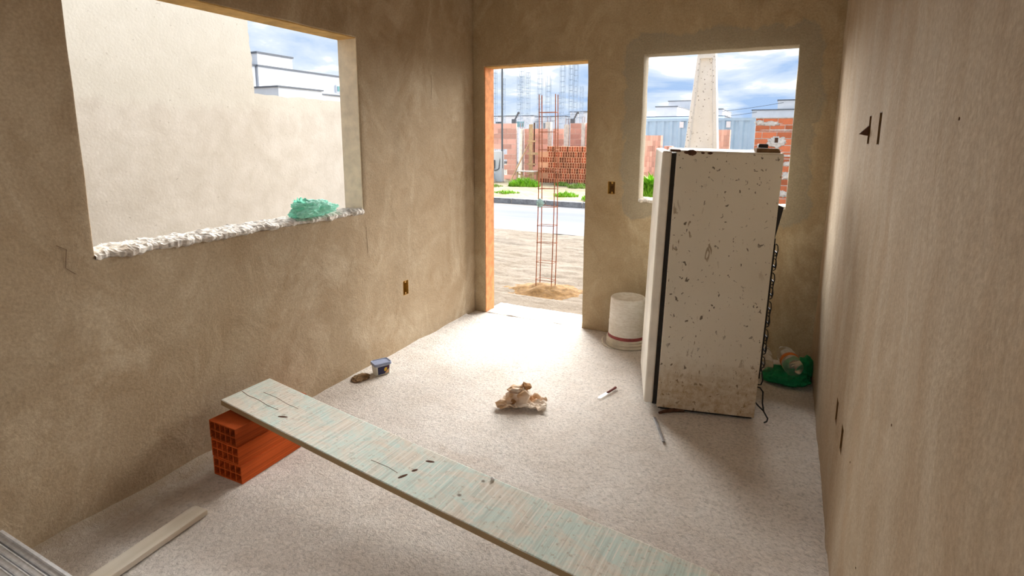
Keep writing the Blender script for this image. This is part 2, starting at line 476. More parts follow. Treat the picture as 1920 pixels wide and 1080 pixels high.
shield = MB().box(-TH-0.3, W+TH+0.3, TH, 1.0, H-0.04, H+0.12).build('light_shield', M['ceiling'])  # unseen slab added over the door to cut sky light near it
tag(shield, kind='structure')

# floor: rough concrete laid by hand
def grid(x0, x1, y0, y1, step, hf):
    nx = max(1, int((x1-x0)/step)); ny = max(1, int((y1-y0)/step))
    b = MB()
    for j in range(ny+1):
        for i in range(nx+1):
            x = x0+(x1-x0)*i/nx; y = y0+(y1-y0)*j/ny
            b.v.append((x, y, hf(x, y)))
    for j in range(ny):
        for i in range(nx):
            a = j*(nx+1)+i; b.f.append((a, a+1, a+nx+2, a+nx+1))
    return b
def floor_h(x, y):
    h = 0.0022*fbm(x, y, 0.3, 16, 3) + 0.003*nz(x, y, 2.2, 3.0) - 0.003
    dl = x; 
    if dl < 0.10 and y < -0.15: h += 0.020*max(0, 1-dl/0.10)**1.6*(0.6+0.6*nz(y, 0, 5, 4))   # mortar swept against the wall
    return h
fl = grid(-0.02, W+0.02, REAR, 0.0, 0.02, floor_h).build('floor', M['floor'], smooth=True)
tag(fl, kind='structure')
th = MB().box(DOOR_L-0.02, DOOR_R+0.02, 0.0, TH+0.01, -0.10, -0.002)
th = grid(DOOR_L-0.02, DOOR_R+0.02, 0.0, 0.34, 0.02, lambda x, y: -0.004-0.05*max(0, y-0.18) + 0.006*fbm(x, y, 8, 7, 3)).build('trim_1', M['roughsill'], smooth=True)
tag(th, kind='structure')
so = th.modifiers.new('solid', 'SOLIDIFY'); so.thickness = 0.13; so.offset = -1

# broken mortar sills
def rough_sill(name, n, depth, place, parent, amp, over, m):
    b = MB(); cols = 14
    L = n
    ny = int(L/0.008)
    for j in range(ny+1):
        u = L*j/ny
        lip = over*(0.3+1.3*fbm(u, 0, over*50, 11, 5)) + 0.007*nz(u, 3, 1, 45)
        for i in range(cols+3):
            t = i/cols
            if i <= cols:
                d = depth - (depth+lip)*t
                h = amp*(fbm(u, d, 4.4, 26, 5)*0.9) + 0.005*nz(u, d, 1, 80)
                if t > 0.8: h -= amp*1.2*((t-0.8)/0.2)**2
                b.v.append(place(u, d, h))
            elif i == cols+1:
                b.v.append(place(u, -lip*0.9, -0.012-0.02*abs(nz(u, 8, 2, 26))-amp))
            else:
                b.v.append(place(u, 0.02, -0.035-0.012*abs(nz(u, 5, 2, 20))-amp))
    w = cols+3
    for j in range(ny):
        for i in range(w-1):
            a = j*w+i; b.f.append((a, a+1, a+w+1, a+w))
    o = b.build(name, m, parent)
    return o
rough_sill('window_sill', LWF-LWN, TH, lambda u, d, h: (-d, LWN+u, LWB+h), wall_left, 0.011, 0.016, M['roughsill'])
rough_sill('window_sill', WIN_R-WIN_L, TH, lambda u, d, h: (WIN_L+u, d, WIN_B+h), wall_back, 0.006, 0.006, M['roughsill'])

M['orange_bounce'] = plain('orange bounce tint', (0.70, 0.30, 0.13), 0.9, 0.1, var=0.22, sc=18)  # bounced light on the left door jamb, painted as an orange layer
M['ochre_bounce'] = plain('ochre bounce tint', (0.58, 0.37, 0.14), 0.9, 0.1, var=0.2, sc=14)  # bounced light under the lintels, painted as an ochre layer
MB().box(DOOR_L-0.003, DOOR_L+0.006, 0.006, TH+0.004, -0.02, DOOR_T-0.001).build('jamb_light', M['orange_bounce'], wall_back, bevel=0.002)
MB().box(DOOR_L+0.004, DOOR_R-0.002, 0.006, TH+0.004, DOOR_T-0.007, DOOR_T+0.004).build('lintel_bounce', M['ochre_bounce'], wall_back, bevel=0.002)
MB().box(-TH-0.003, -0.008, LWN+0.002, LWF-0.002, LWT-0.006, LWT+0.004).build('lintel_bounce', M['ochre_bounce'], wall_left, bevel=0.002)
M['cream_lit'] = plain('lit jamb tint', (0.80, 0.70, 0.54), 0.9, 0.1, var=0.12, sc=16)  # lit look of the left window's far jamb, painted as a pale layer
MB().box(-TH-0.003, -0.006, LWF-0.005, LWF+0.003, LWB-0.01, LWT-0.002).build('jamb_light', M['cream_lit'], wall_left, bevel=0.002)
def wall_crack(parent, pts, r=0.0008):
    MB().tube(pts, r, 5).build('crack', M['rust_wood'], parent)
wall_crack(wall_left, [(0.0015, -1.379, 0.95), (0.0015, -1.376, 0.86), (0.0015, -1.372, 0.74)])
wall_crack(wall_left, [(0.002, -0.62, 1.98), (0.002, -0.615, 1.90), (0.002, -0.625, 1.80)])
wall_crack(wall_left, [(0.002, -3.05, 1.12), (0.002, -3.02, 1.10), (0.002, -3.03, 1.03), (0.002, -3.0, 1.0)])
for (y, z) in ((-2.75, 0.92), (-2.55, 0.42), (-2.25, 0.55), (-2.62, 0.30), (-2.95, 1.55)):
    MB().lathe([(0.0, 0.0), (0.0026, 0.0), (0.0032, 0.001)], 8, M=Matrix.Rotation(-math.pi/2, 3, 'Y')).build('nail_hole', M['rust_wood'], wall_right, loc=(W-0.004, y, z))

# ------------------------------------------------------------------ setting: outdoors
GZ = -0.14
def yard_h(x, y):
    h = GZ + 0.03*fbm(x, y, 1, 1.1, 4) + 0.016*fbm(x*0.5, y*2.2, 5, 3.2, 3)
    if -0.5 < x < 1.4 and y < 1.0: h = h*0.55 + 0.45*(-0.08)
    return h
yard = grid(-5.0, 4.0, TH-0.02, 4.85, 0.045, yard_h).build('ground_yard', M['sand'], smooth=True)
tag(yard, kind='structure')
base = MB().add([(-60,-40,GZ-0.06),(60,-40,GZ-0.06),(60,90,GZ-0.06),(-60,90,GZ-0.06)], [(0,1,2,3)]).build('ground', M['sand'])
tag(base, kind='structure')
road = grid(-30, 30, 4.85, 8.62, 0.3, lambda x, y: GZ-0.01+0.004*nz(x, y, 0, 2)).build('road', M['asphalt'], smooth=True)
tag(road, kind='structure')
def verge_h(x, y): return GZ + 0.08 + 0.05*fbm(x, y, 3, 0.9, 4) + 0.02*(y > 9.2)
verge = grid(-14, 8, 8.8, 15.2, 0.12, verge_h).build('ground_verge', M['verge'], smooth=True)
tag(verge, kind='structure')
far_ground = grid(-45, 45, 15.1, 60, 1.5, lambda x, y: GZ+0.09).build('ground_far', M['sand']); tag(far_ground, kind='structure')
kerb = MB().box(-14, 8, 8.66, 8.80, GZ-0.05, GZ+0.08).build('kerb', M['mortar']); tag(kerb, kind='structure')
kst = MB().box(-0.47, 0.47, -0.075, 0.075, 0, 0.16).mesh('kerb_stone', M['kerb'])
for i in range(20):
    s_ = inst('kerb_stone', kst, kerb, (-13.2+i*0.97, 8.71+0.008*nz(i, 0, 0, 3.3), GZ-0.045+0.01*nz(i, 3, 0, 2.7)), (0, 0, 0.012*nz(i, 1, 1, 5.1)))

# neighbour's rendered wall along the side passage
def neighbour():
    b = MB(); X0, X1 = -1.62, -1.48
    def prof(step, y0, y1, zt, seed):
        pts = []
        n = int((y1-y0)/step)
        for i in range(n+1):
            y = y0+(y1-y0)*i/n
            pts.append((y, zt+0.012*fbm(y, seed, 0, 7, 4)))
        return pts
    low = prof(0.03, -0.955, 2.3, 1.862, 1)
    # outline from the near end, up, along the tall part, down its ragged end, along the low part
    out = [(-7.5, GZ-0.05), (-7.5, 2.8), (-1.0, 2.8)]
    n = 40
    for i in range(1, n):
        z = 2.8+(1.87-2.8)*i/n
        out.append((-0.985+0.035*(2.8-z)/0.93+0.022*fbm(z, 2, 0, 10, 5), z))
    out += low + [(2.3, GZ-0.05)]
    m = len(out)
    b.v = [(X1, y, z) for y, z in out] + [(X0, y, z) for y, z in out]
    b.f = [tuple(range(m)), tuple(range(2*m-1, m-1, -1))] + [(i, i+m, (i+1) % m+m, (i+1) % m) for i in range(m)]
    o = b.build('wall_neighbour', M['cream'])
    bm = bmesh.new(); bm.from_mesh(o.data); bmesh.ops.triangulate(bm, faces=[f for f in bm.faces if len(f.verts) > 4]); bmesh.ops.recalc_face_normals(bm, faces=bm.faces); bm.to_mesh(o.data); bm.free()
    tag(o, kind='structure')
neighbour()

# ------------------------------------------------------------------ crumpled sheets and bags
def crumple(seed, sx, sy, sz, sub=4, amp=0.35, freq=2.2, ridge=0.5, floor=True, squash=None):
    bm = bmesh.new(); bmesh.ops.create_icosphere(bm, subdivisions=sub, radius=1.0)
    b = MB()
    bm.verts.ensure_lookup_table()
    for v in bm.verts:
        p = v.co.copy()
        n1 = noise.noise(p*freq + Vector((seed, 0, 0)))
        n2 = 1-abs(noise.noise(p*freq*1.9 + Vector((0, seed, 0))))*2
        n3 = 1-abs(noise.noise(p*freq*4.1 + Vector((0, 0, seed))))*2
        r = 1 + amp*(n1*1.1 + ridge*n2*0.6 + ridge*n3*0.28)
        q = Vector((p.x*sx*r, p.y*sy*r, p.z*sz*r))
        if squash: q = squash(q, p)
        if floor: q.z = max(q.z + sz*0.75, 0.0)
        b.v.append(tuple(q))
    b.f = [tuple(v.index for v in f.verts) for f in bm.faces]
    bm.free()
    return b

# ------------------------------------------------------------------ hollow clay bricks under the plank
def hollow_brick(w, h, l, nx, nzc, wall_t=0.008, depth=None):
    """brick with its length on y; cells open on the -y end (and on +y when depth is None)"""
    b = MB(); vi = {}
    xs = [0]; cw = (w-wall_t*(nx+1))/nx; ch = (h-wall_t*(nzc+1))/nzc
    for i in range(nx): xs += [wall_t*(i+1)+cw*i, wall_t*(i+1)+cw*(i+1)]
    xs.append(w)
    zs_ = [0]
    for j in range(nzc): zs_ += [wall_t*(j+1)+ch*j, wall_t*(j+1)+ch*(j+1)]
    zs_.append(h)
    def V(i, j, y):
        if (i, j, y) not in vi:
            vi[(i, j, y)] = len(b.v); b.v.append((xs[i]-w/2, y, zs_[j]))
        return vi[(i, j, y)]
    d = l if depth is None else depth
    for i in range(len(xs)-1):
        for j in range(len(zs_)-1):
            cell = i % 2 == 1 and j % 2 == 1
            if not cell:
                b.f.append((V(i,j,0), V(i+1,j,0), V(i+1,j+1,0), V(i,j+1,0)))
                if depth is None: b.f.append((V(i,j,l), V(i,j+1,l), V(i+1,j+1,l), V(i+1,j,l)))
            else:
                for (a, c) in (((i,j),(i+1,j)), ((i+1,j),(i+1,j+1)), ((i+1,j+1),(i,j+1)), ((i,j+1),(i,j))):
                    b.f.append((V(*a,0), V(*c,0), V(*c,d), V(*a,d)))
                if depth is not None: b.f.append((V(i,j,d), V(i+1,j,d), V(i+1,j+1,d), V(i,j+1,d)))
    n, m = len(xs)-1, len(zs_)-1
    c = [V(0,0,0), V(n,0,0), V(n,m,0), V(0,m,0)]
    e2 = [V(0,0,l), V(n,0,l), V(n,m,l), V(0,m,l)]
    # outer skins use their own corner vertices, so the frame stays simple
    for a in range(4):
        a2 = (a+1) % 4; b.f.append((c[a], e2[a], e2[a2], c[a2]))
    if depth is not None: b.f.append((e2[3], e2[2], e2[1], e2[0]))
    return b
hb_mesh = hollow_brick(0.183, 0.0855, 0.39, 5, 2, 0.0055, 0.22).mesh('hollow_brick', M['clay'])
FB = 'hollow bricks under the plank'
for (x, y, z, rz, lab) in ((0.258, -2.638, 0.0, 0.02, 'orange hollow clay brick at the bottom of the three under the plank'),
                           (0.249, -2.636, 0.0862, -0.01, 'orange hollow clay brick in the middle of the three under the plank'),
                           (0.241, -2.634, 0.1724, -0.025, 'orange hollow clay brick on top, right beneath the plank end')):
    tag(inst('hollow_brick', hb_mesh, None, (x, y, z), (0, 0, rz)), lab, 'brick', FB)
tag(inst('hollow_brick', hb_mesh, None, (2.43, -2.50, 0.0), (0, 0, math.pi/2+0.03)), 'orange hollow clay brick under the near end of the plank', 'brick')

# ------------------------------------------------------------------ painted plank
def make_plankmat():
    k = NT('worn pale green paint on board', 0.8, 0.25)
    X, Y, Z = k.xyz()
    stria = k.noise(16, 4, 0.65, vec=k.mapped((6.5, 0.22, 1)))       # brush lines across the board
    blot = k.noise(5, 6, 0.7, 0.5, vec=k.mapped((1, 1.6, 1)))
    base = k.mix((0.70, 0.645, 0.555), (0.585, 0.70, 0.645), k.ramp(blot, [(0.42, 0.0), (0.58, 1.0)]))
    base = k.mix(base, k.ramp(stria, [(0.34, 0.74), (0.5, 0.97), (0.68, 1.12)]), 0.8, 'MULTIPLY')
    wear = k.noise(22, 5, 0.7, 0.4)
    base = k.mix(base, (0.74, 0.71, 0.64), k.ramp(wear, [(0.52, 0.0), (0.68, 0.8)]))
    wv = k.n('ShaderNodeTexWave', wave_type='BANDS', bands_direction='X'); wv.inputs['Scale'].default_value = 11; wv.inputs['Distortion'].default_value = 2.5; wv.inputs['Detail'].default_value = 3; wv.inputs['Detail Scale'].default_value = 2.0
    k.l(k.mapped((1, 0.05, 1)), wv.inputs['Vector'])
    base = k.mix(base, (0.80, 0.78, 0.72), k.math('MULTIPLY', k.ramp(wv.outputs['Fac'], [(0.90, 0.0), (0.97, 0.8)]), k.ramp(k.noise(9, 3), [(0.42, 0.0), (0.55, 1.0)])))
    spk = k.noise(60, 3, 0.6)
    base = k.mix(base, (0.42, 0.38, 0.31), k.ramp(spk, [(0.30, 0.7), (0.40, 0.0)]))
    sp = k.voro(9, vec=k.mapped((1.0, 1.0, 0.01))); g = k.noise(4, 2)
    base = k.mix(base, (0.14, 0.10, 0.07), k.math('MULTIPLY', k.ramp(sp, [(0.05, 0.9), (0.10, 0.0)]), k.ramp(g, [(0.5, 0.0), (0.58, 1.0)])))
    # raw timber on the edges
    nrm = k.n('ShaderNodeNewGeometry')
    vt = k.n('ShaderNodeVectorTransform', vector_type='NORMAL', convert_from='WORLD', convert_to='OBJECT')
    k.l(nrm.outputs['Normal'], vt.inputs[0])
    nz_ = k.xyz(vt.outputs[0])[2]
    c = k.mix((0.33, 0.24, 0.13), base, k.ramp(nz_, [(0.4, 0.0), (0.6, 1.0)]))
    k.color(c).bump(k.math('ADD', stria, k.math('MULTIPLY', wear, 0.5)), 0.35, 0.004)
    return k.m
M['plank'] = make_plankmat()
PL, PW, PT = 2.42, 0.268, 0.026
def plank():
    t = thing('painted_plank', 'long worn plank with pale green paint propped on hollow bricks', 'plank', (0.1198, -2.5456, 0.3085), (0, 0.0847, -0.0398))
    b = MB(); n = 80
    sag = lambda s: -0.0081*s*(2.4-s)
    ws = [0, 0.004, PW-0.004, PW]
    for i in range(n+1):
        s = PL*i/n
        for w in ws:
            ed = -0.002 if w in (0, PW) else 0
            notch = 0.012*fbm(w, 3, 0, 20, 2) if i == 0 else 0
            wob = 0.0025*nz(s, w > 0.1, 3, 6) if w in (0, PW) else 0
            b.v.append((s+notch, w+wob, sag(s)+ed))
        for w in ws:
            b.v.append((s, w, sag(s)-PT))
    for i in range(n):
        a = i*8; c = a+8
        for k in range(3):
            b.f.append((a+k, c+k, c+k+1, a+k+1))
            b.f.append((a+4+k, a+5+k, c+5+k, c+4+k))
        b.f.append((a, a+4, c+4, c)); b.f.append((a+3, c+3, c+7, a+7))
    b.f.append((0,1,2,3,7,6,5,4)); e_ = n*8; b.f.append((e_, e_+4, e_+5, e_+6, e_+7, e_+3, e_+2, e_+1))
    b.build('board', M['plank'], t)
    # long cracks at the raised end
    def crack(pts, w):
        c = MB()
        for (s0, w0), (s1, w1) in zip(pts, pts[1:]):
            c.bar((s0, w0, sag(s0)-0.0002), (s1, w1, sag(s1)-0.0002), w, 0.0018)
        return c
    crack([(0.004, 0.105), (0.06, 0.098), (0.13, 0.103), (0.2, 0.096), (0.27, 0.10)], 0.002).build('crack', M['rust_wood'], t)
    crack([(0.09, 0.16), (0.17, 0.166), (0.26, 0.158), (0.33, 0.161)], 0.0013).build('crack', M['rust_wood'], t)
    crack([(0.86, 0.075), (0.95, 0.08), (1.0, 0.074)], 0.0014).build('crack', M['rust_wood'], t)
    for (s, w, l, g) in ((1.03, 0.07, 0.045, 0.5), (1.045, 0.125, 0.028, 0.4), (1.06, 0.205, 0.04, -0.3), (0.33, 0.075, 0.05, -0.2)):
        c = MB().lathe([(0.0, 0.0016), (0.5, 0.0014), (1.0, 0.0)], 10)
        c.v = [(x*l/2, y*0.007, z) for x, y, z in c.v]
        c.build('knot', M['rust_wood'], t, loc=(s, w, sag(s)), rot=(0, 0, g+0.7))
    w = crumple(3.3, 0.008, 0.007, 0.006, 2).build('paint_chip', M['white_wall'], t, loc=(1.33, 0.255, sag(1.33)))
plank()

# ------------------------------------------------------------------ lath and metal profiles
def make_lath():
    k = NT('grey weathered lath', 0.85, 0.2)
    g = k.noise(18, 4, 0.6, vec=k.mapped((0.12, 1.5, 1))); b_ = k.noise(5, 4)
    c = k.mix(k.ramp(g, [(0.3, (0.52, 0.46, 0.36)), (0.7, (0.68, 0.62, 0.52))]), k.ramp(b_, [(0.4, (0.56, 0.50, 0.40)), (0.7, (0.70, 0.66, 0.58))]), 0.4)
    k.color(c).bump(g, 0.3, 0.003); return k.m
M['lath'] = make_lath()
b = MB(); n = 24
for i in range(n+1):
    s = 0.82*i/n; wv = 0.0012*nz(s, 1, 0, 9)
    b.v += [(s, -0.037+wv, 0), (s, 0.037+wv, 0), (s, 0.037+wv, 0.022), (s, -0.037+wv, 0.022)]
for i in range(n):
    a = i*4
    for k in range(4): b.f.append((a+k, a+(k+1) % 4, a+4+(k+1) % 4, a+4+k))
b.f += [(3,2,1,0), (n*4, n*4+1, n*4+2, n*4+3)]
lath = b.build('wooden_lath', M['lath'], bevel=0.002, loc=(0.365, -2.838, 0.004), rot=(0, 0, -math.radians(86)))
tag(lath, 'short flat wooden lath lying on the floor near the left wall', 'lath')

def make_galv():
    k = NT('galvanised steel', 0.45, 0.5, 0.35)
    a = k.noise(14, 5, 0.7, vec=k.mapped((0.5, 3, 1))); v = k.voro(60)
    k.color(k.mix(k.ramp(a, [(0.3, (0.48, 0.48, 0.48)), (0.7, (0.68, 0.68, 0.69))]), k.ramp(v, [(0.0, 0.85), (0.8, 1.1)]), 1.0, 'MULTIPLY'))
    return k.m
M['galv'] = make_galv()
PR = 'metal profiles by the left wall'
plabs = ['galvanised profile with bright raised lip, farthest of the metal profiles', 'second galvanised metal profile, next to the lipped one',
         'third galvanised metal profile counted from the lipped one', 'fourth galvanised metal profile counted from the lipped one', 'nearest galvanised metal profile at the corner of the picture']
for i in range(5):
    y0 = -3.400-0.0232*i - (0.002 if i else 0)
    t = thing('metal_profile', plabs[i], 'metal profile', (0.165+0.012*i, y0, 0.1835), (0, 0, 0.0), PR)
    w = 0.0195 if i else 0.023
    sec = [(0, 0), (w-0.002, 0), (w-0.002, 0.038), (w-0.006, 0.0405), (0.003, 0.0385), (0, 0.036)]
    if i == 0: sec = [(0, 0), (w, 0), (w, 0.045), (w-0.007, 0.046), (w-0.009, 0.0395), (0.003, 0.0385), (0, 0.036)]
    b = MB(); m = len(sec)
    for s in (0, 1.9): b.v += [(s, y, z) for y, z in sec]
    b.f = [(k, (k+1) % m, (k+1) % m+m, k+m) for k in range(m)] + [tuple(range(m-1, -1, -1)), tuple(range(m, 2*m))]
    b.build('channel', M['galv'], t)
    MB().box(0.0, 1.9, w-0.0095 if i == 0 else w-0.0062, w-0.0005 if i == 0 else w-0.0025, 0.0405 if i else 0.046, 0.0425 if i else 0.048).build('lip', M['galv'], t, bevel=0.0006)
for k, (x, lab) in enumerate(((0.95, 'orange hollow clay brick on edge carrying the metal profiles'), (1.75, 'orange hollow clay brick on edge far along the metal profiles'))):
    tag(inst('hollow_brick', hb_mesh, None, (x, -3.62, 0.0915), (0, math.pi/2, 0)), lab, 'brick', 'bricks carrying the profiles')

# ------------------------------------------------------------------ old refrigerator
def make_fridge_paint():
    k = NT('stained cream enamel', 0.45, 0.4)
    X, Y, Z = k.xyz()
    base = k.ramp(k.noise(2.0, 4), [(0.3, (0.66, 0.62, 0.52)), (0.7, (0.74, 0.70, 0.60))])
    n1 = k.noise(42, 2, 0.5, 0.5, vec=k.mapped((1.0, 1.0, 0.8))); n2 = k.noise(4.2, 4, 0.6)
    spots = k.math('MULTIPLY', k.ramp(n1, [(0.645, 0.0), (0.68, 1.0)]), k.ramp(n2, [(0.36, 0.0), (0.50, 0.9)]))
    c = k.mix(base, (0.10, 0.075, 0.05), spots)
    n3 = k.noise(30, 3, 0.6, 0.8, vec=k.mapped((1, 1, 0.35), rot=(0, 0.6, 0), loc=(5, 2, 1)))
    c = k.mix(c, (0.24, 0.17, 0.09), k.math('MULTIPLY', k.ramp(n3, [(0.635, 0.0), (0.67, 0.8)]), k.ramp(k.noise(3.1, 3, vec=k.mapped(loc=(1, 5, 3))), [(0.46, 0.0), (0.6, 1.0)])))
    low = k.ramp(k.math('ADD', Z, k.math('MULTIPLY', k.noise(7, 5, 0.7), -0.35)), [(0.0, 0.75), (0.14, 0.0)])
    c = k.mix(c, (0.38, 0.26, 0.12), k.math('MULTIPLY', low, k.ramp(k.noise(26, 4, 0.7), [(0.35, 0.2), (0.62, 1.0)])))
    fine = k.ramp(k.noise(85, 3, 0.6), [(0.63, 0.0), (0.70, 0.8)])
    c = k.mix(c, (0.16, 0.11, 0.06), k.math('MULTIPLY', fine, k.ramp(Z, [(0.2, 1.0), (0.85, 0.12)])))
    k.color(c)
    return k.m
M['enamel'] = make_fridge_paint()
M['door_enamel'] = plain('white door enamel', (0.76, 0.73, 0.66), 0.4, 0.45, var=0.12, sc=7)
FW, FD, FH = 0.5209, 0.56, 1.4336
fr = thing('refrigerator', 'old stained cream refrigerator standing in front of the back window', 'refrigerator', (1.842, -1.1194, 0.0205), (0.0078, 0.0248, 0.2688))
body = MB().box(0.0, FW, 0, FD, 0.0, FH).build('body', M['enamel'], fr, bevel=0.006, seg=3)
MB().box(0.004, FW-0.003, 0.004, FD-0.004, FH-0.001, FH+0.007).build('top_panel', M['door_enamel'], fr, bevel=0.004)
MB().box(-0.024, 0.0, 0.012, FD-0.012, 0.012, FH-0.01).build('gasket', M['rubber'], fr)
door = MB().box(-0.072, -0.0235, -0.003, FD+0.003, 0.02, FH+0.001).build('door', M['door_enamel'], fr, bevel=0.011, seg=4)
MB().box(-0.03, 0.02, 0.0, 0.055, FH-0.002, FH+0.010).build('hinge', M['rust_wood'], fr, bevel=0.003)
rustb = MB()
for (x, l, h) in ((0.075, 0.05, 0.016), (0.05, 0.03, 0.008), (0.165, 0.028, 0.007), (0.13, 0.02, 0.006)):
    cc = MB().lathe([(0.0, -0.0012), (0.6, -0.001), (1.0, 0.0)], 9)
    rustb.add([(x+a*l/2*(1+0.3*nz(a, b_, x, 3)), c_*1.0-0.0008, FH-0.004+b_*h) for a, b_, c_ in cc.v], cc.f)
rustb.build('rust_patch', M['rust_wood'], fr)
MB().box(0.01, FW-0.01, 0.015, FD-0.015, -0.012, 0.002).build('base_frame', M['black'], fr)
for (x, y) in ((0.03, 0.04), (0.03, FD-0.04), (FW-0.04, 0.05), (FW-0.04, FD-0.05)):
    zb = -0.0205 + (0.0248*x) - 0.0078*y
    MB().lathe([(0.016, zb+0.002), (0.019, zb+0.004), (0.014, -0.008)], 12, c=(x, y, 0), cap0=True, cap1=True).build('foot', M['black'], fr)
# condenser on the back
cond = MB().box(FW+0.012, FW+0.018, 0.04, FD-0.04, 0.26, 0.97).build('condenser_panel', M['black'], fr)
sp_ = []
for i in range(9):
    z = 0.30+i*0.078
    ys = (0.03, FD-0.03) if i % 2 == 0 else (FD-0.03, 0.03)
    for y in ys: sp_.append((FW+0.026, y, z))
MB().tube(sp_, 0.005, 6).build('condenser_tube', M['black'], cond)
for i in range(9):
    z = 0.30+i*0.078
    pts = [(FW+0.016, 0.026, z-0.016), (FW+0.025, 0.024, z-0.008), (FW+0.0285, 0.024, z+0.014), (FW+0.025, 0.025, z+0.04), (FW+0.016, 0.026, z+0.050)]
    MB().tube(pts, 0.003, 6).build('clip', M['black'], cond)
bk = MB(); bk.add([(FW-0.002, 0.03, 0.985), (FW+0.006, 0.03, 0.985), (FW+0.034, 0.03, 1.165), (FW-0.002, 0.03, 1.178), (FW-0.002, FD-0.03, 0.985), (FW+0.006, FD-0.03, 0.985), (FW+0.034, FD-0.03, 1.165), (FW-0.002, FD-0.03, 1.178)],
       [(0,1,2,3),(7,6,5,4),(0,4,5,1),(1,5,6,2),(2,6,7,3),(3,7,4,0)])
bk.build('back_deflector', M['black'], fr)
MB().box(FW-0.001, FW+0.013, 0.03, FD-0.03, 0.22, 1.0).build('back_panel', M['rubber'], fr)
MB().lathe([(0.02, 0.05), (0.075, 0.055), (0.085, 0.09), (0.085, 0.16), (0.06, 0.2), (0.02, 0.21)], 20, c=(FW-0.03, 0.3, 0), cap0=True, cap1=True).build('compressor', M['black'], fr, smooth=True)
MB().tube([(FW+0.014, 0.03, 0.285), (FW+0.02, 0.022, 0.25), (FW+0.026, 0.018, 0.215), (FW+0.020, 0.02, 0.19), (FW+0.008, 0.03, 0.185)], 0.0035, 6).build('drain_tube', M['black'], fr)
cord = [(FW-0.01, 0.05, 0.165), (FW+0.02, 0.03, 0.168), (FW+0.035, 0.02, 0.15), (FW+0.036, 0.01, 0.09), (FW+0.045, 0.0, 0.045), (FW+0.066, -0.01, 0.012), (FW+0.060, -0.02, -0.001), (FW+0.045, -0.03, -0.003)]
MB().tube(cord, 0.0042, 8).build('power_cord', M['black'], fr, smooth=True)
MB().tube([(FW-0.005, 0.04, 0.088), (FW+0.02, 0.02, 0.065), (FW+0.045, 0.0, 0.047)], 0.0042, 8).build('power_cord', M['black'], fr, smooth=True)
# things lying on top: a piece of board with a small black box
FM = Matrix.Translation((1.842, -1.1194, 0.0205)) @ Euler((0.0078, 0.0248, 0.2688)).to_matrix().to_4x4()
p = FM @ Vector((0.395, 0.03, FH+0.0075))
M['brick_bit'] = plain('dusty brown offcut', (0.20, 0.125, 0.065), 0.9, 0.15, var=0.3, sc=30)
b = MB(); b.add([(0,0,0),(0.118,0.008,0),(0.128,0.085,0),(0.004,0.08,0),(0,0,0.020),(0.106,0.008,0.020),(0.128,0.083,0.021),(0.004,0.08,0.021)],
     [(0,3,2,1),(4,5,6,7),(0,1,5,4),(1,2,6,5),(2,3,7,6),(3,0,4,7)])
o = b.build('wood_offcut', M['brick_bit'], bevel=0.002, loc=p, rot=(0.0078, 0.0248, 0.2688))
tag(o, 'flat brown wood offcut lying on the refrigerator top', 'offcut')
p = FM @ Vector((0.405, 0.045, FH+0.0295))
t = thing('small_box', 'small black box sitting on the wood offcut above the refrigerator', 'box', p, (0.0078, 0.0248, 0.2688))
MB().box(0, 0.046, 0, 0.034, 0, 0.019).build('case', M['black'], t, bevel=0.002)
MB().box(0.004, 0.042, 0.004, 0.03, 0.018, 0.0205).build('lid', M['black'], t, bevel=0.001)
# splintered stick under the front corner
b = MB().tube([(0, 0, 0.008), (0.03, 0.035, 0.010), (0.065, 0.06, 0.012), (0.12, 0.085, 0.010)], [0.007, 0.010, 0.011, 0.009], 7)
tag(b.build('wood_splinter', M['rust_wood'], loc=(1.866, -1.158, 0.0)), 'dark splintered stick poking from under the refrigerator corner', 'stick')
# flat steel bar
b = MB().bar((0, 0, 0), (0.095, -0.228, 0), 0.015, 0.005)
b.v = [(x, y, z+0.005) for x, y, z in b.v]
tag(b.build('steel_flat_bar', M['steel_bar'], bevel=0.001, loc=(1.854, -1.22, 0.002)), 'thin flat grey steel bar on the floor before the refrigerator', 'metal bar')

# ------------------------------------------------------------------ upturned bucket
def make_bucket_mat():
    k = NT('mortar stained white plastic', 0.7, 0.3)
    a = k.noise(8, 5, 0.65, 0.5); g = k.noise(30, 4, 0.6, vec=k.mapped((1, 1, 4)))
    c = k.mix(k.ramp(a, [(0.35, (0.68, 0.63, 0.54)), (0.65, (0.80, 0.78, 0.72))]), k.ramp(g, [(0.35, (0.55, 0.51, 0.43)), (0.6, (0.80, 0.78, 0.73))]), 0.45)
    k.color(c).bump(g, 0.4, 0.003); return k.m
M['bucket'] = make_bucket_mat()
M['bucket_rim'] = plain('yellowed rim plastic', (0.60, 0.55, 0.44), 0.6, 0.3, var=0.15, sc=12)
M['red_band'] = plain('faded red print', (0.30, 0.07, 0.07), 0.7, 0.3, var=0.35, sc=25)
bu = thing('bucket', 'white mortar-stained plastic bucket upside down against the back wall', 'bucket', (1.418, -0.176, 0.0))
b = MB().lathe([(0.138, 0.055), (0.137, 0.09), (0.130, 0.30), (0.1275, 0.352), (0.122, 0.362), (0.112, 0.363), (0.108, 0.357), (0.02, 0.357)], 40, cap1=True)
b.build('body', M['bucket'], bu, smooth=True)
for z, r in ((0.175, 0.1358), (0.165, 0.1362)):
    b = MB().tube([(r*math.cos(t*math.pi/20), r*math.sin(t*math.pi/20), z) for t in range(40)], 0.0012, 6, closed=True)
    b.build('rib', M['bucket'], bu, smooth=True)
MB().lathe([(0.1385, 0.062), (0.1392, 0.064), (0.1388, 0.084), (0.138, 0.086)], 40).build('red_stripe', M['red_band'], bu, smooth=True)
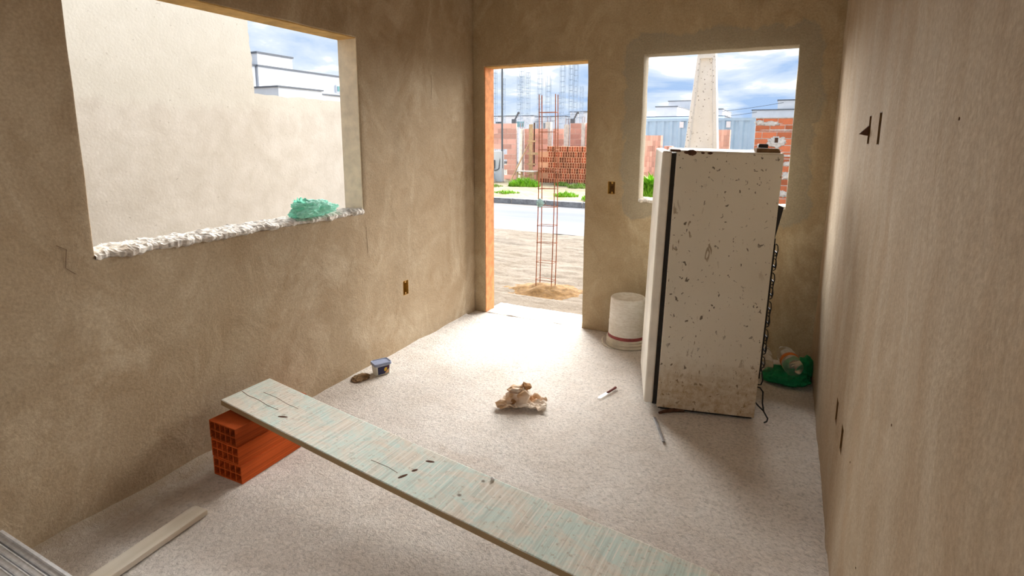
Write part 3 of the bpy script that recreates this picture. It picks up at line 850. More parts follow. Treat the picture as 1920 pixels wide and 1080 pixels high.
MB().lathe([(0.138, 0.060), (0.149, 0.058), (0.150, 0.050), (0.145, 0.046), (0.145, 0.038), (0.151, 0.034), (0.151, 0.027), (0.146, 0.024), (0.147, 0.012), (0.154, 0.008), (0.154, 0.001), (0.13, 0.0)], 40).build('rim', M['bucket_rim'], bu, smooth=True)
MB().tube([(-0.148, -0.035, 0.045), (-0.165, -0.05, 0.045), (-0.172, -0.06, 0.03), (-0.160, -0.085, 0.012), (-0.138, -0.12, 0.007), (-0.10, -0.148, 0.006), (-0.04, -0.168, 0.006)], 0.0035, 6).build('bail', M['bucket_rim'], bu, smooth=True)

# ------------------------------------------------------------------ margarine tub by the left wall
M['tub'] = plain('white tub plastic', (0.62, 0.64, 0.58), 0.5, 0.4, var=0.08)
M['tub_lid'] = plain('grey blue lid', (0.27, 0.32, 0.46), 0.45, 0.4, var=0.12)
M['navy'] = plain('navy label print', (0.012, 0.014, 0.07), 0.5, 0.4, var=0.1)
M['yellow'] = plain('yellow label print', (0.60, 0.40, 0.03), 0.5, 0.4, var=0.2)
M['orange_print'] = plain('peach label print', (0.66, 0.42, 0.22), 0.5, 0.4, var=0.2)
M['maroon'] = plain('maroon label print', (0.14, 0.015, 0.06), 0.5, 0.4, var=0.2)
tub = thing('margarine_tub', 'small plastic tub with blue-grey lid and navy label by left wall', 'tub', (0.128, -1.435, 0.0), (0.0, 0.0, math.radians(63)))
def rrect(w, d, r, z, n=5):
    o_ = []
    for cx, cy, a0 in ((w/2-r, d/2-r, 0), (-w/2+r, d/2-r, 90), (-w/2+r, -d/2+r, 180), (w/2-r, -d/2+r, 270)):
        for i in range(n):
            a = math.radians(a0+90*i/(n-1)); o_.append((cx+r*math.cos(a), cy+r*math.sin(a), z))
    return o_
def loft(rings, cap0=True, cap1=True):
    b = MB(); n = len(rings[0])
    for r_ in rings: b.v += r_
    for i in range(len(rings)-1):
        for k in range(n): b.f.append((i*n+k, i*n+(k+1) % n, (i+1)*n+(k+1) % n, (i+1)*n+k))
    if cap0: b.f.append(tuple(range(n-1, -1, -1)))
    if cap1: b.f.append(tuple((len(rings)-1)*n+k for k in range(n)))
    return b
loft([rrect(0.094, 0.066, 0.014, 0.001), rrect(0.097, 0.069, 0.014, 0.004), rrect(0.110, 0.082, 0.016, 0.070)]).build('body', M['tub'], tub, smooth=False)
lid = loft([rrect(0.117, 0.089, 0.018, 0.066), rrect(0.119, 0.091, 0.019, 0.068), rrect(0.119, 0.091, 0.019, 0.079), rrect(0.115, 0.087, 0.018, 0.083), rrect(0.107, 0.079, 0.016, 0.083), rrect(0.104, 0.076, 0.015, 0.0795)]).build('lid', M['tub_lid'], tub)
def panel(pts, off, m, name):     # pts in (u along front, v up) on the leaning front face
    q = []
    for u, v in pts:
        yy = -(0.0345+ (0.0065)*v/0.066) - off
        q.append((u, yy, 0.004+v))
    n = len(q); q2 = [(x, y+0.0006, z) for x, y, z in q]
    b = MB(); b.v = q+q2; b.f = [tuple(range(n)), tuple(range(2*n-1, n-1, -1))]+[(k, k+n, (k+1) % n+n, (k+1) % n) for k in range(n)]
    return b.build(name, m, tub)
panel([(-0.036, 0.004), (0.037, 0.004), (0.040, 0.058), (-0.040, 0.058)], 0.0007, M['navy'], 'label')
panel([(0.004, 0.026), (0.013, 0.019), (0.024, 0.030), (0.026, 0.046), (0.014, 0.048), (0.005, 0.040)], 0.0014, M['yellow'], 'label_emblem')
panel([(0.010, 0.006), (0.036, 0.006), (0.038, 0.036), (0.027, 0.028)], 0.0012, M['orange_print'], 'label_print')
panel([(0.027, 0.040), (0.038, 0.038), (0.039, 0.056), (0.029, 0.056)], 0.0012, M['maroon'], 'label_print')
M['brown_patch'] = plain('dark brown crust', (0.22, 0.145, 0.08), 0.95, 0.1, var=0.5, sc=40)
o = crumple(9.1, 0.045, 0.06, 0.010, 4, 0.3, 2.6).build('dark_lump', M['brown_patch'], loc=(0.062, -1.56, -0.002), smooth=True)  # flattened lump, dark brown against the floor
tag(o, 'low dark brown lump on the floor beside the tub', 'brown_patch')

# ------------------------------------------------------------------ knife
kn = thing('kitchen_knife', 'small knife with bright blade and dark red handle on floor', 'knife', (1.508, -1.151, 0.0), (0, 0, math.radians(74)))
bl = MB(); bl.add([(0, 0.004, 0.004), (0.02, -0.006, 0.004), (0.104, -0.008, 0.006), (0.104, 0.009, 0.010), (0.012, 0.008, 0.008),
                   (0, 0.004, 0.0052), (0.02, -0.006, 0.0052), (0.104, -0.008, 0.0076), (0.104, 0.009, 0.0116), (0.012, 0.008, 0.0096)],
                  [(0,4,3,2,1),(5,6,7,8,9),(0,1,6,5),(1,2,7,6),(2,3,8,7),(3,4,9,8),(4,0,5,9)])
bl.build('blade', M['silver'], kn)
MB().tube([(0.10, 0.0, 0.009), (0.125, 0.0, 0.010), (0.16, 0.0, 0.010), (0.195, 0.001, 0.0095), (0.202, 0.001, 0.009)], [0.006, 0.0075, 0.0068, 0.0085, 0.004], 10).build('handle', M['red_handle'], kn, smooth=True)

# ------------------------------------------------------------------ crumpled paper
def make_paper():
    k = NT('crumpled kraft paper', 0.85, 0.2)
    a = k.noise(9, 3, 0.5); g = k.noise(8, 2)
    c = k.mix(k.ramp(a, [(0.35, (0.56, 0.35, 0.19)), (0.65, (0.68, 0.52, 0.37))]), (0.78, 0.70, 0.61), k.ramp(g, [(0.44, 0.0), (0.56, 0.9)]))
    k.color(c); return k.m
M['paper'] = make_paper()
M['paper_dark'] = plain('brown paper inside', (0.34, 0.18, 0.08), 0.9, 0.1, var=0.3, sc=20)
pa = thing('crumpled_paper', 'crumpled brown kraft paper bag lying mid-floor', 'paper', (1.125, -1.405, 0.0), (0, 0, 0.35))
def sheet(seed, hf, n=26, crease=0.02):
    b = MB()
    for j in range(n+1):
        for i in range(n+1):
            u = i/n-0.5; v = j/n-0.5
            cr = (abs(nz(u*1.0, v, seed, 5.5))-0.25)*crease*2.2 + (abs(nz(u, v, seed+3, 11))-0.2)*crease
            x, y, z = hf(u, v)
            b.v.append((x+0.6*crease*nz(u, v, seed+9, 6), y+0.6*crease*nz(u, v, seed+15, 6), max(0.002, z+cr)))
    for j in range(n):
        for i in range(n):
            a = j*(n+1)+i; b.f.append((a, a+1, a+n+2, a+n+1))
    return b
def sol(o, t=0.0008):
    s_ = o.modifiers.new('solid', 'SOLIDIFY'); s_.thickness = t; s_.offset = 0; return o
def facets(seed, sx, sy, sz, sub=2, jit=0.2, lift=0.75, sq=None):
    rnd = random.Random(seed); bm = bmesh.new(); bmesh.ops.create_icosphere(bm, subdivisions=sub, radius=1.0)
    b = MB()
    for v in bm.verts:
        p_ = v.co.copy(); r = 1+rnd.uniform(-jit, jit)+0.25*noise.noise(p_*1.7+Vector((seed, 0, 0)))
        q = Vector((p_.x*sx*r, p_.y*sy*r, p_.z*sz*r))
        if sq: q = sq(q, p_)
        q.z = max(q.z+sz*lift, 0.0); b.v.append(tuple(q))
    bm.verts.ensure_lookup_table(); b.f = [tuple(v.index for v in f.verts) for f in bm.faces]; bm.free()
    return b
def pinch(q, p_):
    q.x += 0.018*p_.z; q.z *= 1.0+0.25*nz(p_.x, p_.y, 1, 2.4); return q
facets(14, 0.064, 0.052, 0.056, 2, 0.26, 0.75, pinch).build('bag_body', M['paper'], pa)
facets(5, 0.044, 0.026, 0.036, 2, 0.42, 0.75, pinch).build('bag_mouth', M['paper'], pa, loc=(-0.050, -0.030, 0.018))
facets(41, 0.020, 0.012, 0.020, 1, 0.40).build('bag_inside', M['paper_dark'], pa, loc=(-0.040, -0.052, 0.020))
facets(9, 0.046, 0.026, 0.020, 2, 0.34).build('bag_fold', M['paper'], pa, loc=(-0.028, -0.006, 0.082))
facets(23, 0.030, 0.028, 0.018, 2, 0.34).build('bag_fold', M['paper_dark'], pa, loc=(0.030, 0.022, 0.090))
facets(31, 0.052, 0.024, 0.030, 2, 0.30).build('bag_flap', M['paper'], pa, loc=(-0.085, -0.048, 0.0))
sol(sheet(2.0, lambda u, v: (u*0.26+0.02, v*0.16-0.008, 0.014+0.012*(1-min(1, (abs(u)*2)**2))), 30, 0.018).build('bag_skirt', M['paper'], pa))

# ------------------------------------------------------------------ teal bag on the sill
def make_bagmat(name, c, trans=0.35):
    k = NT(name, 0.35, 0.5)
    a = k.noise(30, 4, 0.6, 0.6)
    k.color(k.ramp(a, [(0.3, tuple(x*0.75 for x in c)), (0.7, tuple(min(1, x*1.2) for x in c))]))
    k.b.inputs['Transmission Weight'].default_value = trans
    k.b.inputs['IOR'].default_value = 1.2
    k.bump(k.noise(55, 4, 0.65, 1.0), 0.6, 0.006)
    return k.m
M['teal_bag'] = make_bagmat('teal plastic film', (0.50, 0.80, 0.71), 0.0)
_k = M['teal_bag'].node_tree; _tr = _k.nodes.new('ShaderNodeBsdfTranslucent'); _tr.inputs[0].default_value = (0.52, 0.86, 0.76, 1)
_mx = _k.nodes.new('ShaderNodeMixShader'); _mx.inputs[0].default_value = 0.5
_pb = [n for n in _k.nodes if n.type == 'BSDF_PRINCIPLED'][0]; _ou = [n for n in _k.nodes if n.type == 'OUTPUT_MATERIAL'][0]
_k.links.new(_pb.outputs[0], _mx.inputs[1]); _k.links.new(_tr.outputs[0], _mx.inputs[2]); _k.links.new(_mx.outputs[0], _ou.inputs[0])
def wedge(q, p_):
    t = (q.y+0.15)/0.30
    q.z *= 1.12-0.45*max(0, min(1, t))
    return q
b = crumple(4.2, 0.062, 0.138, 0.050, 5, 0.34, 2.3, 0.9, True, wedge)
teal = thing('plastic_bag', 'crumpled teal plastic bag lying on the left window sill', 'plastic bag', (-0.040, -1.765, 1.072))
b.build('bag_body', M['teal_bag'], teal, smooth=False)
sol(sheet(21, lambda u, v: (-0.02+u*0.08, v*0.20+0.0, 0.078-0.05*v-0.02*(u*2)**2+0.012*math.sin(v*20)), 24, 0.02).build('bag_handle', M['teal_bag'], teal), 0.001)

# ------------------------------------------------------------------ bottles and green bag behind the refrigerator
M['green_bag'] = make_bagmat('green plastic film', (0.02, 0.33, 0.13), 0.15)
def make_pet():
    k = NT('clear bottle plastic', 0.08, 0.5)
    k.color((0.93, 0.93, 0.92)); k.b.inputs['Transmission Weight'].default_value = 0.9; k.b.inputs['IOR'].default_value = 1.25
    k.b.inputs['Roughness'].default_value = 0.05
    return k.m
M['pet'] = make_pet()
M['orange_label'] = plain('orange bottle label', (0.66, 0.17, 0.02), 0.5, 0.4, var=0.3, sc=30)
M['cap'] = plain('pale bottle cap', (0.55, 0.55, 0.5), 0.5, 0.4)
def flat_bag(q, p_):
    q.z *= 0.9 + 0.35*nz(p_.x, p_.y, 2, 2.0)
    return q
gb = thing('green_bag', 'shiny green plastic bag bunched in the corner under clear bottles', 'plastic bag', (2.492, -0.335, 0.0), (0, 0, -0.25))
crumple(6.6, 0.128, 0.135, 0.042, 5, 0.20, 1.9, 0.9, True, flat_bag).build('bag_body', M['green_bag'], gb, smooth=True)
crumple(12.6, 0.045, 0.085, 0.070, 4, 0.25, 1.9, 0.8, True).build('bag_top', M['green_bag'], gb, smooth=True, loc=(0.085, 0.10, 0.01))
def bottle(name, label, loc, direction, rl=True, r=0.052, L=0.30):
    d = Vector(direction).normalized()           # from base towards neck
    q = d.to_track_quat('Z', 'Y').to_euler()
    t = thing(name, label, 'bottle', loc, q, 'clear bottles in the corner')
    prof = [(0.004, 0.012), (r*0.45, 0.006), (r*0.72, 0.0), (r*0.95, 0.018), (r, 0.04), (r, 0.17), (r*0.94, 0.18), (r, 0.19), (r*0.9, 0.22), (r*0.5, 0.262), (0.014, 0.28), (0.0135, 0.296)]
    MB().lathe(prof, 28, cap0=True).build('body', M['pet'], t, smooth=True)
    MB().lathe([(0.0155, 0.28), (0.016, 0.282), (0.016, 0.3), (0.013, 0.302)], 16, cap1=True).build('cap', M['cap'], t, smooth=True)
    if rl:
        MB().lathe([(r+0.0004, 0.085), (r+0.0012, 0.086), (r+0.0012, 0.120), (r+0.0004, 0.121)], 28).build('label_band', M['orange_label'], t, smooth=True)
    return t
bottle('plastic_bottle', 'clear plastic bottle with orange label, base towards the room', (2.540, -0.425, 0.112), (-0.26, 0.92, 0.07), True, 0.057)
bottle('plastic_bottle', 'clear unlabelled plastic bottle lying against the refrigerator side', (2.378, -0.40, 0.085), (-0.08, 0.9, 0.09), False, 0.045)

# ------------------------------------------------------------------ switch boxes set in the walls
def wall_box(label, loc, rotz, w, h, flap=False):
    """open plastic box; local x across, local -y towards the room, z up, origin at lower centre of its mouth"""
    t = thing('switch_box', label, 'switch box', loc, (0, 0, rotz), 'plastic wall boxes')
    d = 0.045; e_ = 0.0025
    b = MB()
    b.box(-w/2, -w/2+e_, 0, d, 0, h); b.box(w/2-e_, w/2, 0, d, 0, h)
    b.box(-w/2, w/2, 0, d, 0, e_); b.box(-w/2, w/2, 0, d, h-e_, h)
    b.build('casing', M['box_shade'] if abs(rotz+math.pi/2) < 0.1 else M['yellow_pvc'], t)  # right-wall casings take the painted shade colour too
    MB().box(-w/2, w/2, d-e_, d, 0, h).build('back_plate', M['box_shade'], t)
    for z, s_ in ((0.011, 1), (h-0.011, -1)):
        m_ = MB().lathe([(0.003, 0), (0.008, 0), (0.008, 0.004), (0.003, 0.004), (0.003, 0)], 14, M=Matrix.Rotation(math.pi/2, 3, 'X'))
        m_.build('ear', M['yellow_pvc'], t, loc=(0.004 if w > 0.05 else 0, 0.008, z))
    m_ = MB().lathe([(0.007, 0), (0.009, 0), (0.009, 0.006), (0.007, 0.006)], 14, M=Matrix.Rotation(math.pi/2, 3, 'X'))
    m_.build('knockout', M['box_shade'], t, loc=(-w*0.2, d-0.004, h*0.48))
    if flap:
        f = MB(); f.add([(-0.012, -0.004, 0.030), (0.012, -0.004, 0.030), (0.012, -0.030, 0.036), (-0.008, -0.030, 0.036), (-0.012, -0.002, 0.066), (0.012, -0.002, 0.066)],
                        [(0,3,2,1),(0,1,5,4),(1,2,5),(0,4,3),(3,4,5,2)])
        f.build('cardboard_flap', M['rust_wood'], t)
    return t
wall_box('ochre switch box in the back wall between door and window', ((BOXB[0]+BOXB[1])/2, 0.0, BOXB[2]), 0, BOXB[1]-BOXB[0], BOXB[3]-BOXB[2])
wall_box('ochre socket box in the left wall above the small tub', (0.0, (BOXL[0]+BOXL[1])/2, BOXL[2]), math.pi/2, BOXL[1]-BOXL[0], BOXL[3]-BOXL[2])
rl_ = ['upper right-wall box with a dark flap sticking out', 'upper right-wall box without flap, nearer the camera', 'lower right-wall box nearer the window', 'lower right-wall box nearer the camera']
for r_, lb, fp in zip(BOXR, rl_, (True, False, False, False)):
    wall_box(lb, (W, (r_[0]+r_[1])/2, r_[2]), -math.pi/2, r_[1]-r_[0], r_[3]-r_[2], fp)

# ------------------------------------------------------------------ outside the door: rebar column, rag, heap
rb = thing('rebar_column', 'tall rusty rebar cage standing in the yard outside the doorway', 'rebar', (0.105, 1.345, GZ))
rx, ry = 0.092, 0.045
def lean(x, y, z): return (x+0.012*math.sin(z*1.4+y*9), y+0.01*math.sin(z*1.1), z)
for sx in (-1, 1):
    for sy in (-1, 1):
        pts = [lean(sx*rx, sy*ry, -0.05+2.16*i/14) for i in range(15)]
        MB().tube(pts, 0.0052, 6).build('bar', M['rebar'], rb)
for i in range(10):
    z = 0.13+0.2*i+0.015*nz(i, 2, 0, 3.3)
    c_ = [lean(sx*(rx+0.006), sy*(ry+0.006), z+0.012*nz(i, sx, sy, 2.1)) for sx, sy in ((-1,-1),(1,-1),(1,1),(-1,1))]
    MB().tube(c_, 0.0032, 5, closed=True).build('stirrup', M['rebar'], rb)
M['rag'] = plain('pale blue plastic film', (0.30, 0.48, 0.52), 0.5, 0.4, var=0.25, sc=40)
o = crumple(8.8, 0.032, 0.03, 0.036, 4, 0.4, 2.4, 0.9, False).build('plastic_knot', M['rag'], loc=(0.05, 1.295, 0.835))
tag(o, 'pale blue plastic knotted round the rusty rebar cage', 'plastic')
heap_m = plain('dug orange earth', (0.19, 0.11, 0.045), 0.95, 0.1, var=0.35, sc=25)
def heap(x, y):
    d = math.hypot(x/0.55, y/0.36); return 0.09*math.exp(-d*d*2.4) - 0.02 + 0.022*fbm(x, y, 3, 9, 4)*math.exp(-d*d*0.8)
o = grid(-0.6, 0.6, -0.42, 0.42, 0.025, heap).build('earth_heap', heap_m, smooth=True, loc=(0.12, 1.32, GZ))
tag(o, 'low heap of dug orange earth at the foot of the rebar cage', 'earth')

# ------------------------------------------------------------------ concrete lamp post outside the window
def post():
    t = thing('concrete_post', 'tapering white concrete utility post outside the back window', 'post', (1.415, 3.2, GZ))
    lv = [(0.0, 0.205, 0.205), (1.40, 0.205, 0.203), (2.69, 0.101, 0.103), (4.6, 0.085, 0.085), (7.4, 0.07, 0.07)]
    dp = 0.11
    b = MB(); fl_ = 0.045
    for z, l, r in lv:
        k = (l+r)/0.41; d = dp*(0.55+0.45*k); f = fl_*(0.5+0.5*k); rc = 0.06*(0.5+0.5*k)
        for x, y in ((-l, -d), (-l+f, -d), (-l+f+0.012, -d+rc), (r-f-0.012, -d+rc), (r-f, -d), (r, -d), (r, d), (r-f, d), (r-f-0.012, d-rc), (-l+f+0.012, d-rc), (-l+f, d), (-l, d)):
            b.v.append((x, y, z))
    n = 12
    for i in range(len(lv)-1):
        for k in range(n): b.f.append((i*n+k, i*n+(k+1) % n, (i+1)*n+(k+1) % n, (i+1)*n+k))
    b.f += [tuple(range(n-1, -1, -1)), tuple((len(lv)-1)*n+k for k in range(n))]
    b.build('shaft', M['pole'], t, bevel=0.006)
    # solid rungs that close the recess
    MB().box(-0.075, 0.075, -0.088, 0.02, 2.62, 2.78).build('web', M['pole'], t, bevel=0.004)
    MB().box(-0.15, 0.15, -0.105, 0.02, 1.42, 1.53).build('web', M['pole'], t, bevel=0.004)
post()

# ------------------------------------------------------------------ far bricks: shared small meshes
tileb = lambda w, h, d, m, nm: MB().box(-w/2, w/2, 0, d, 0, h).mesh(nm, m)
blk = tileb(0.375, 0.18, 0.09, M['clay_pink'], 'brick')
blk_h = tileb(0.18, 0.18, 0.09, M['clay_pink'], 'brick')
blk_r = tileb(0.285, 0.128, 0.10, M['clay_wall'], 'brick')
blk_rh = tileb(0.135, 0.128, 0.10, M['clay_wall'], 'brick')
def brick_wall(label, loc, wd, hgt, rz=0, gap=None, pw=0.39, ph=0.195, full=blk, half=blk_h, mortar='mortar_pink', step=None, thick=0.09, group=None):
    """coursed wall, bricks stand 8 mm proud of the mortar"""
    t = thing('brick_wall', label, 'brick wall', loc, (0, 0, rz), group)
    rows = int(round(hgt/ph)); core = MB()
    for r in range(rows):
        lim = wd if step is None else step(r, rows)*wd
        x = 0.0; odd = r % 2; first = True
        while x < lim-0.02:
            bw = pw/2 if (odd and first) else pw
            first = False
            if x+bw > lim+0.02: bw = pw/2 if lim-x > pw*0.4 else 0
            if bw == 0: break
            cx = x+bw/2; z = r*ph
            if not (gap and gap(cx, z)):
                me = full if bw > pw*0.7 else half
                j = 0.006*nz(cx, z, loc[0], 7)
                inst('brick', me, t, (cx, -0.008+j, z+0.006))
                core.box(x, x+bw, 0.004, thick-0.004, z, z+ph)
            x += bw
    core.build('mortar', M[mortar], t)
    return t
BW = 'half-built brick walls across the road'
brick_wall('half-built pink brick wall behind the utility meter, left in doorway', (-8.3, 14.9, GZ+0.08), 1.36, 2.1, group=BW, gap=lambda x, z: z < 1.1 and x < 0.8)
brick_wall('half-built pink brick wall panel with timber props before it', (-6.78, 15.3, GZ+0.08), 1.0, 1.95, group=BW)
brick_wall('low half-built pink brick wall just left of the brick stack', (-5.72, 15.6, GZ+0.08), 0.98, 2.0, group=BW, step=lambda r, n: 1.0 if r < 6 else 0.6)
brick_wall('tall half-built pink brick wall above the brick stack', (-4.98, 15.5, GZ+0.08), 2.34, 2.15, group=BW, gap=lambda x, z: 1.0 < z < 1.2 and 0.35 < x < 0.5)
# pale concrete columns between the panels
def column(label, x, y, h, w=0.16):
    t = thing('concrete_column', label, 'column', (x, y, GZ+0.08), group='pale columns of the building site')
    b = MB().box(-w/2, w/2, -w/2, w/2, 0, h); b.build('shaft', M['concrete'], t, bevel=0.01)
    for sx in (-1, 1):
        MB().tube([(sx*w*0.3, 0, h-0.02), (sx*w*0.3+0.01, 0, h+0.22)], 0.008, 5).build('starter_bar', M['rebar'], t)
column('pale concrete column behind the timber brace', -6.86, 15.2, 1.95)
column('pale concrete column left of the low brick panel', -5.85, 15.5, 2.2, 0.2)
column('pale concrete column at the left end of the tall brick panel', -5.08, 15.4, 2.1, 0.17)
column('pale concrete column dividing the tall brick panel', -4.42, 15.36, 2.15, 0.12)
# timber props
tp = thing('timber_brace', 'long slanted timber brace leaning on the half-built wall', 'timber', (-6.85, 14.25, GZ+0.08))
MB().bar((0.0, 0.0, 0.0), (0.55, 0.85, 1.75), 0.05, 0.03).build('prop', M['wood'], tp)
MB().bar((-0.06, -0.05, 0.02), (0.2, -0.02, 0.02), 0.06, 0.04).build('foot', M['wood'], tp)
fm = thing('timber_formwork', 'upright timber column formwork with cross battens', 'formwork', (-6.2, 14.75, GZ+0.08))
MB().box(-0.13, 0.02, 0, 0.03, 0, 2.1).build('board', M['wood'], fm)
MB().box(0.06, 0.10, 0, 0.03, 0.55, 2.15).build('board', M['rust_wood'], fm)
for z in (0.25, 0.6, 1.0, 1.45):
    MB().box(-0.2, 0.16, -0.035, 0.0, z, z+0.06).build('batten', M['wood'], fm)
MB().box(-0.13, 0.5, -0.04, 0.0, 0.98, 1.07).build('batten', M['wood'], fm)
tr = thing('trestle', 'low pale trestle table in front of the timber formwork', 'trestle', (-6.35, 13.7, GZ+0.08))
MB().box(0, 0.70, 0, 0.45, 0.40, 0.43).build('top', M['concrete'], tr)
for x in (0.04, 0.66):
    for y in (0.04, 0.4): MB().bar((x, y, 0), (x, y, 0.40), 0.05, 0.05).build('leg', M['wood'], tr)
MB().bar((0.05, 0.03, 0.34), (0.66, 0.03, 0.08), 0.03, 0.04).build('brace', M['wood'], tr)

# utility meter on a rendered pier, with its conduit mast
mp = thing('meter_pier', 'pale rendered pier with electricity meter and tall conduit mast', 'meter', (-7.55, 13.7, GZ+0.08))
MB().box(0, 0.62, 0, 0.2, 0, 1.12).build('pier', M['white_wall2'], mp, bevel=0.01)
mb = MB().box(0.20, 0.36, -0.08, 0.0, 0.50, 0.80).build('meter_box', M['coping'], mp, bevel=0.01)
MB().lathe([(0.055, 0), (0.055, 0.03), (0.045, 0.045)], 16, M=Matrix.Rotation(math.pi/2, 3, 'X'), cap1=True).build('dial', M['white_wall'], mb, loc=(0.28, -0.08, 0.72))
MB().tube([(0.30, -0.02, 0.52), (0.30, -0.03, 0.44), (0.36, -0.03, 0.42), (0.46, -0.03, 0.45), (0.52, -0.02, 0.5), (0.56, 0.02, 0.9), (0.60, 0.06, 1.2)], 0.02, 6).build('conduit', M['coping'], mp)
MB().tube([(0.60, 0.08, 0.5), (0.60, 0.08, 4.6)], 0.035, 8).build('mast', M['coping'], mp)
wm = thing('water_meter_box', 'small light blue meter box at the foot of the pier', 'meter box', (-7.4, 13.35, GZ+0.08))
MB().box(0, 0.3, 0, 0.2, 0, 0.12).build('plinth', M['concrete'], wm); MB().box(0.02, 0.28, 0.0, 0.2, 0.12, 0.33).build('cover', M['blue'], wm, bevel=0.01)
MB().box(0.08, 0.22, -0.006, 0.0, 0.19, 0.26).build('window', M['dark_glass'], wm)

# ------------------------------------------------------------------ stacks of bricks, every brick its own
sb_end = hollow_brick(0.088, 0.186, 0.39, 1, 2, 0.012, 0.10).mesh('hollow_brick', M['clay_out'])
sb_side = MB().box(-0.195, 0.195, 0, 0.088, 0, 0.186).mesh('hollow_brick', M['clay_out'])
ORD = ['', 'first', 'second', 'third', 'fourth', 'fifth', 'sixth', 'seventh', 'eighth', 'ninth', 'tenth', 'eleventh', 'twelfth', 'thirteenth', 'fourteenth', 'fifteenth', 'sixteenth', 'seventeenth', 'eighteenth', 'nineteenth', 'twentieth', 'twenty-first', 'twenty-second', 'twenty-third']
GS = 'bricks of the big stack across the road'
y0 = 14.0
for r in range(7):
    z = GZ+0.07+r*0.189
    row = ORD[7-r]+' row down'
    x = -5.62; c_ = 1
    if r % 2 == 1:
        tag(inst('hollow_brick', sb_side, None, (x+0.195, y0+0.01, z)), 'orange brick laid lengthwise at left end of big stack, '+row, 'brick', GS); x += 0.392
    if r == 6: x = -5.27
    while x < -3.7:
        tag(inst('hollow_brick', sb_end, None, (x+0.045, y0+0.008*nz(x, r, 0, 5), z)), 'orange hollow brick in big stack, '+row+', '+ORD[c_]+' open end from left', 'brick', GS); x += 0.0905; c_ += 1
pb_m = MB().box(-0.045, 0.045, 0, 0.38, 0, 0.186).mesh('clay_brick', M['clay_pink'])
def pallet(x, y, nx, nzr, where, group):
    for r in range(nzr):
        for i in range(nx):
            tag(inst('clay_brick', pb_m, None, (x+i*0.0925, y+0.012*nz(i, r, y, 5.3), GZ+0.09+r*0.1885)), 'pink brick, '+where+', '+ORD[nzr-r]+' row down, '+ORD[i+1]+' from left', 'brick', group)
pallet(-2.52, 16.0, 9, 9, 'stack left of white post', 'bricks stacked left of the post')
pallet(-1.62, 16.3, 3, 7, 'low stack beside left stack', 'bricks of the low stack')
pallet(0.05, 16.0, 6, 10, 'stack right of white post', 'bricks stacked right of the post')

# ------------------------------------------------------------------ near brick wall at the right of the window
rw = brick_wall('rough red brick wall with mortar smears at the right of window', (1.672, 9.6, GZ+0.05), 2.4, 2.075, pw=0.30, ph=0.148, full=blk_r, half=blk_rh, mortar='mortar', thick=0.12)
for (x, z, w, h, sd) in ((0.45, 1.60, 0.15, 0.10, 1), (0.30, 2.00, 0.16, 0.04, 2), (0.08, 2.03, 0.07, 0.04, 3), (0.62, 1.30, 0.16, 0.02, 4), (0.5, 1.86, 0.30, 0.012, 5), (0.70, 0.85, 0.07, 0.06, 6), (0.66, 0.45, 0.08, 0.06, 7), (0.25, 1.42, 0.26, 0.015, 8), (0.70, 1.12, 0.06, 0.04, 9)):
    cc = crumple(sd*3.1, w, 0.014, h, 4, 0.6, 3.4, 0.7, False)
    cc.build('mortar_smear', M['mortar'], rw, smooth=True, loc=(x, -0.006, z-0.05))
bx_ = MB().box(0.40, 0.50, -0.022, 0.0, 1.52, 1.66).build('box_frame', M['concrete'], rw, bevel=0.004)
MB().box(0.415, 0.485, -0.026, -0.02, 1.535, 1.645).build('box_mouth', M['rust_wood'], bx_)
MB().box(-0.01, 2.45, -0.03, 0.15, 2.072, 2.085).build('mortar_bed', M['mortar'], rw)

# ------------------------------------------------------------------ shipping container
def container():
    t = thing('shipping_container', 'light blue corrugated shipping container behind the brick stacks', 'container', (-5.0, 21.0, GZ+0.09))
    L, Hc, D = 6.06, 2.45, 2.4
    b = MB(); x = 0.08; pts = [(0, 0.0), (0.08, 0.0)]
    while x < L-0.3:
        pts += [(x+0.10, 0.0), (x+0.17, 0.06), (x+0.29, 0.06), (x+0.36, 0.0)]; x += 0.36
    pts += [(L, 0.0)]
    for px_, py_ in pts: b.v += [(px_, py_, 0.1), (px_, py_, Hc-0.1)]
    for i in range(len(pts)-1): b.f.append((2*i, 2*i+2, 2*i+3, 2*i+1))
    b.build('side_panel', M['blue'], t)
    MB().box(0, L, -0.02, 0.08, Hc-0.11, Hc).build('top_rail', M['blue'], t); MB().box(0, L, -0.02, 0.08, 0, 0.12).build('bottom_rail', M['blue'], t)
    for x0 in (0, L-0.12): MB().box(x0, x0+0.12, -0.03, 0.12, 0, Hc).build('corner_post', M['blue'], t)
    MB().box(0.01, L-0.01, 0.10, D, 0.05, Hc-0.02).build('box_body', M['blue'], t)
    for x0 in (3.02, 4.93): MB().box(x0, x0+0.17, -0.03, 0.02, Hc-0.40, Hc-0.14).build('vent_cover', M['white_wall'], t)
container()

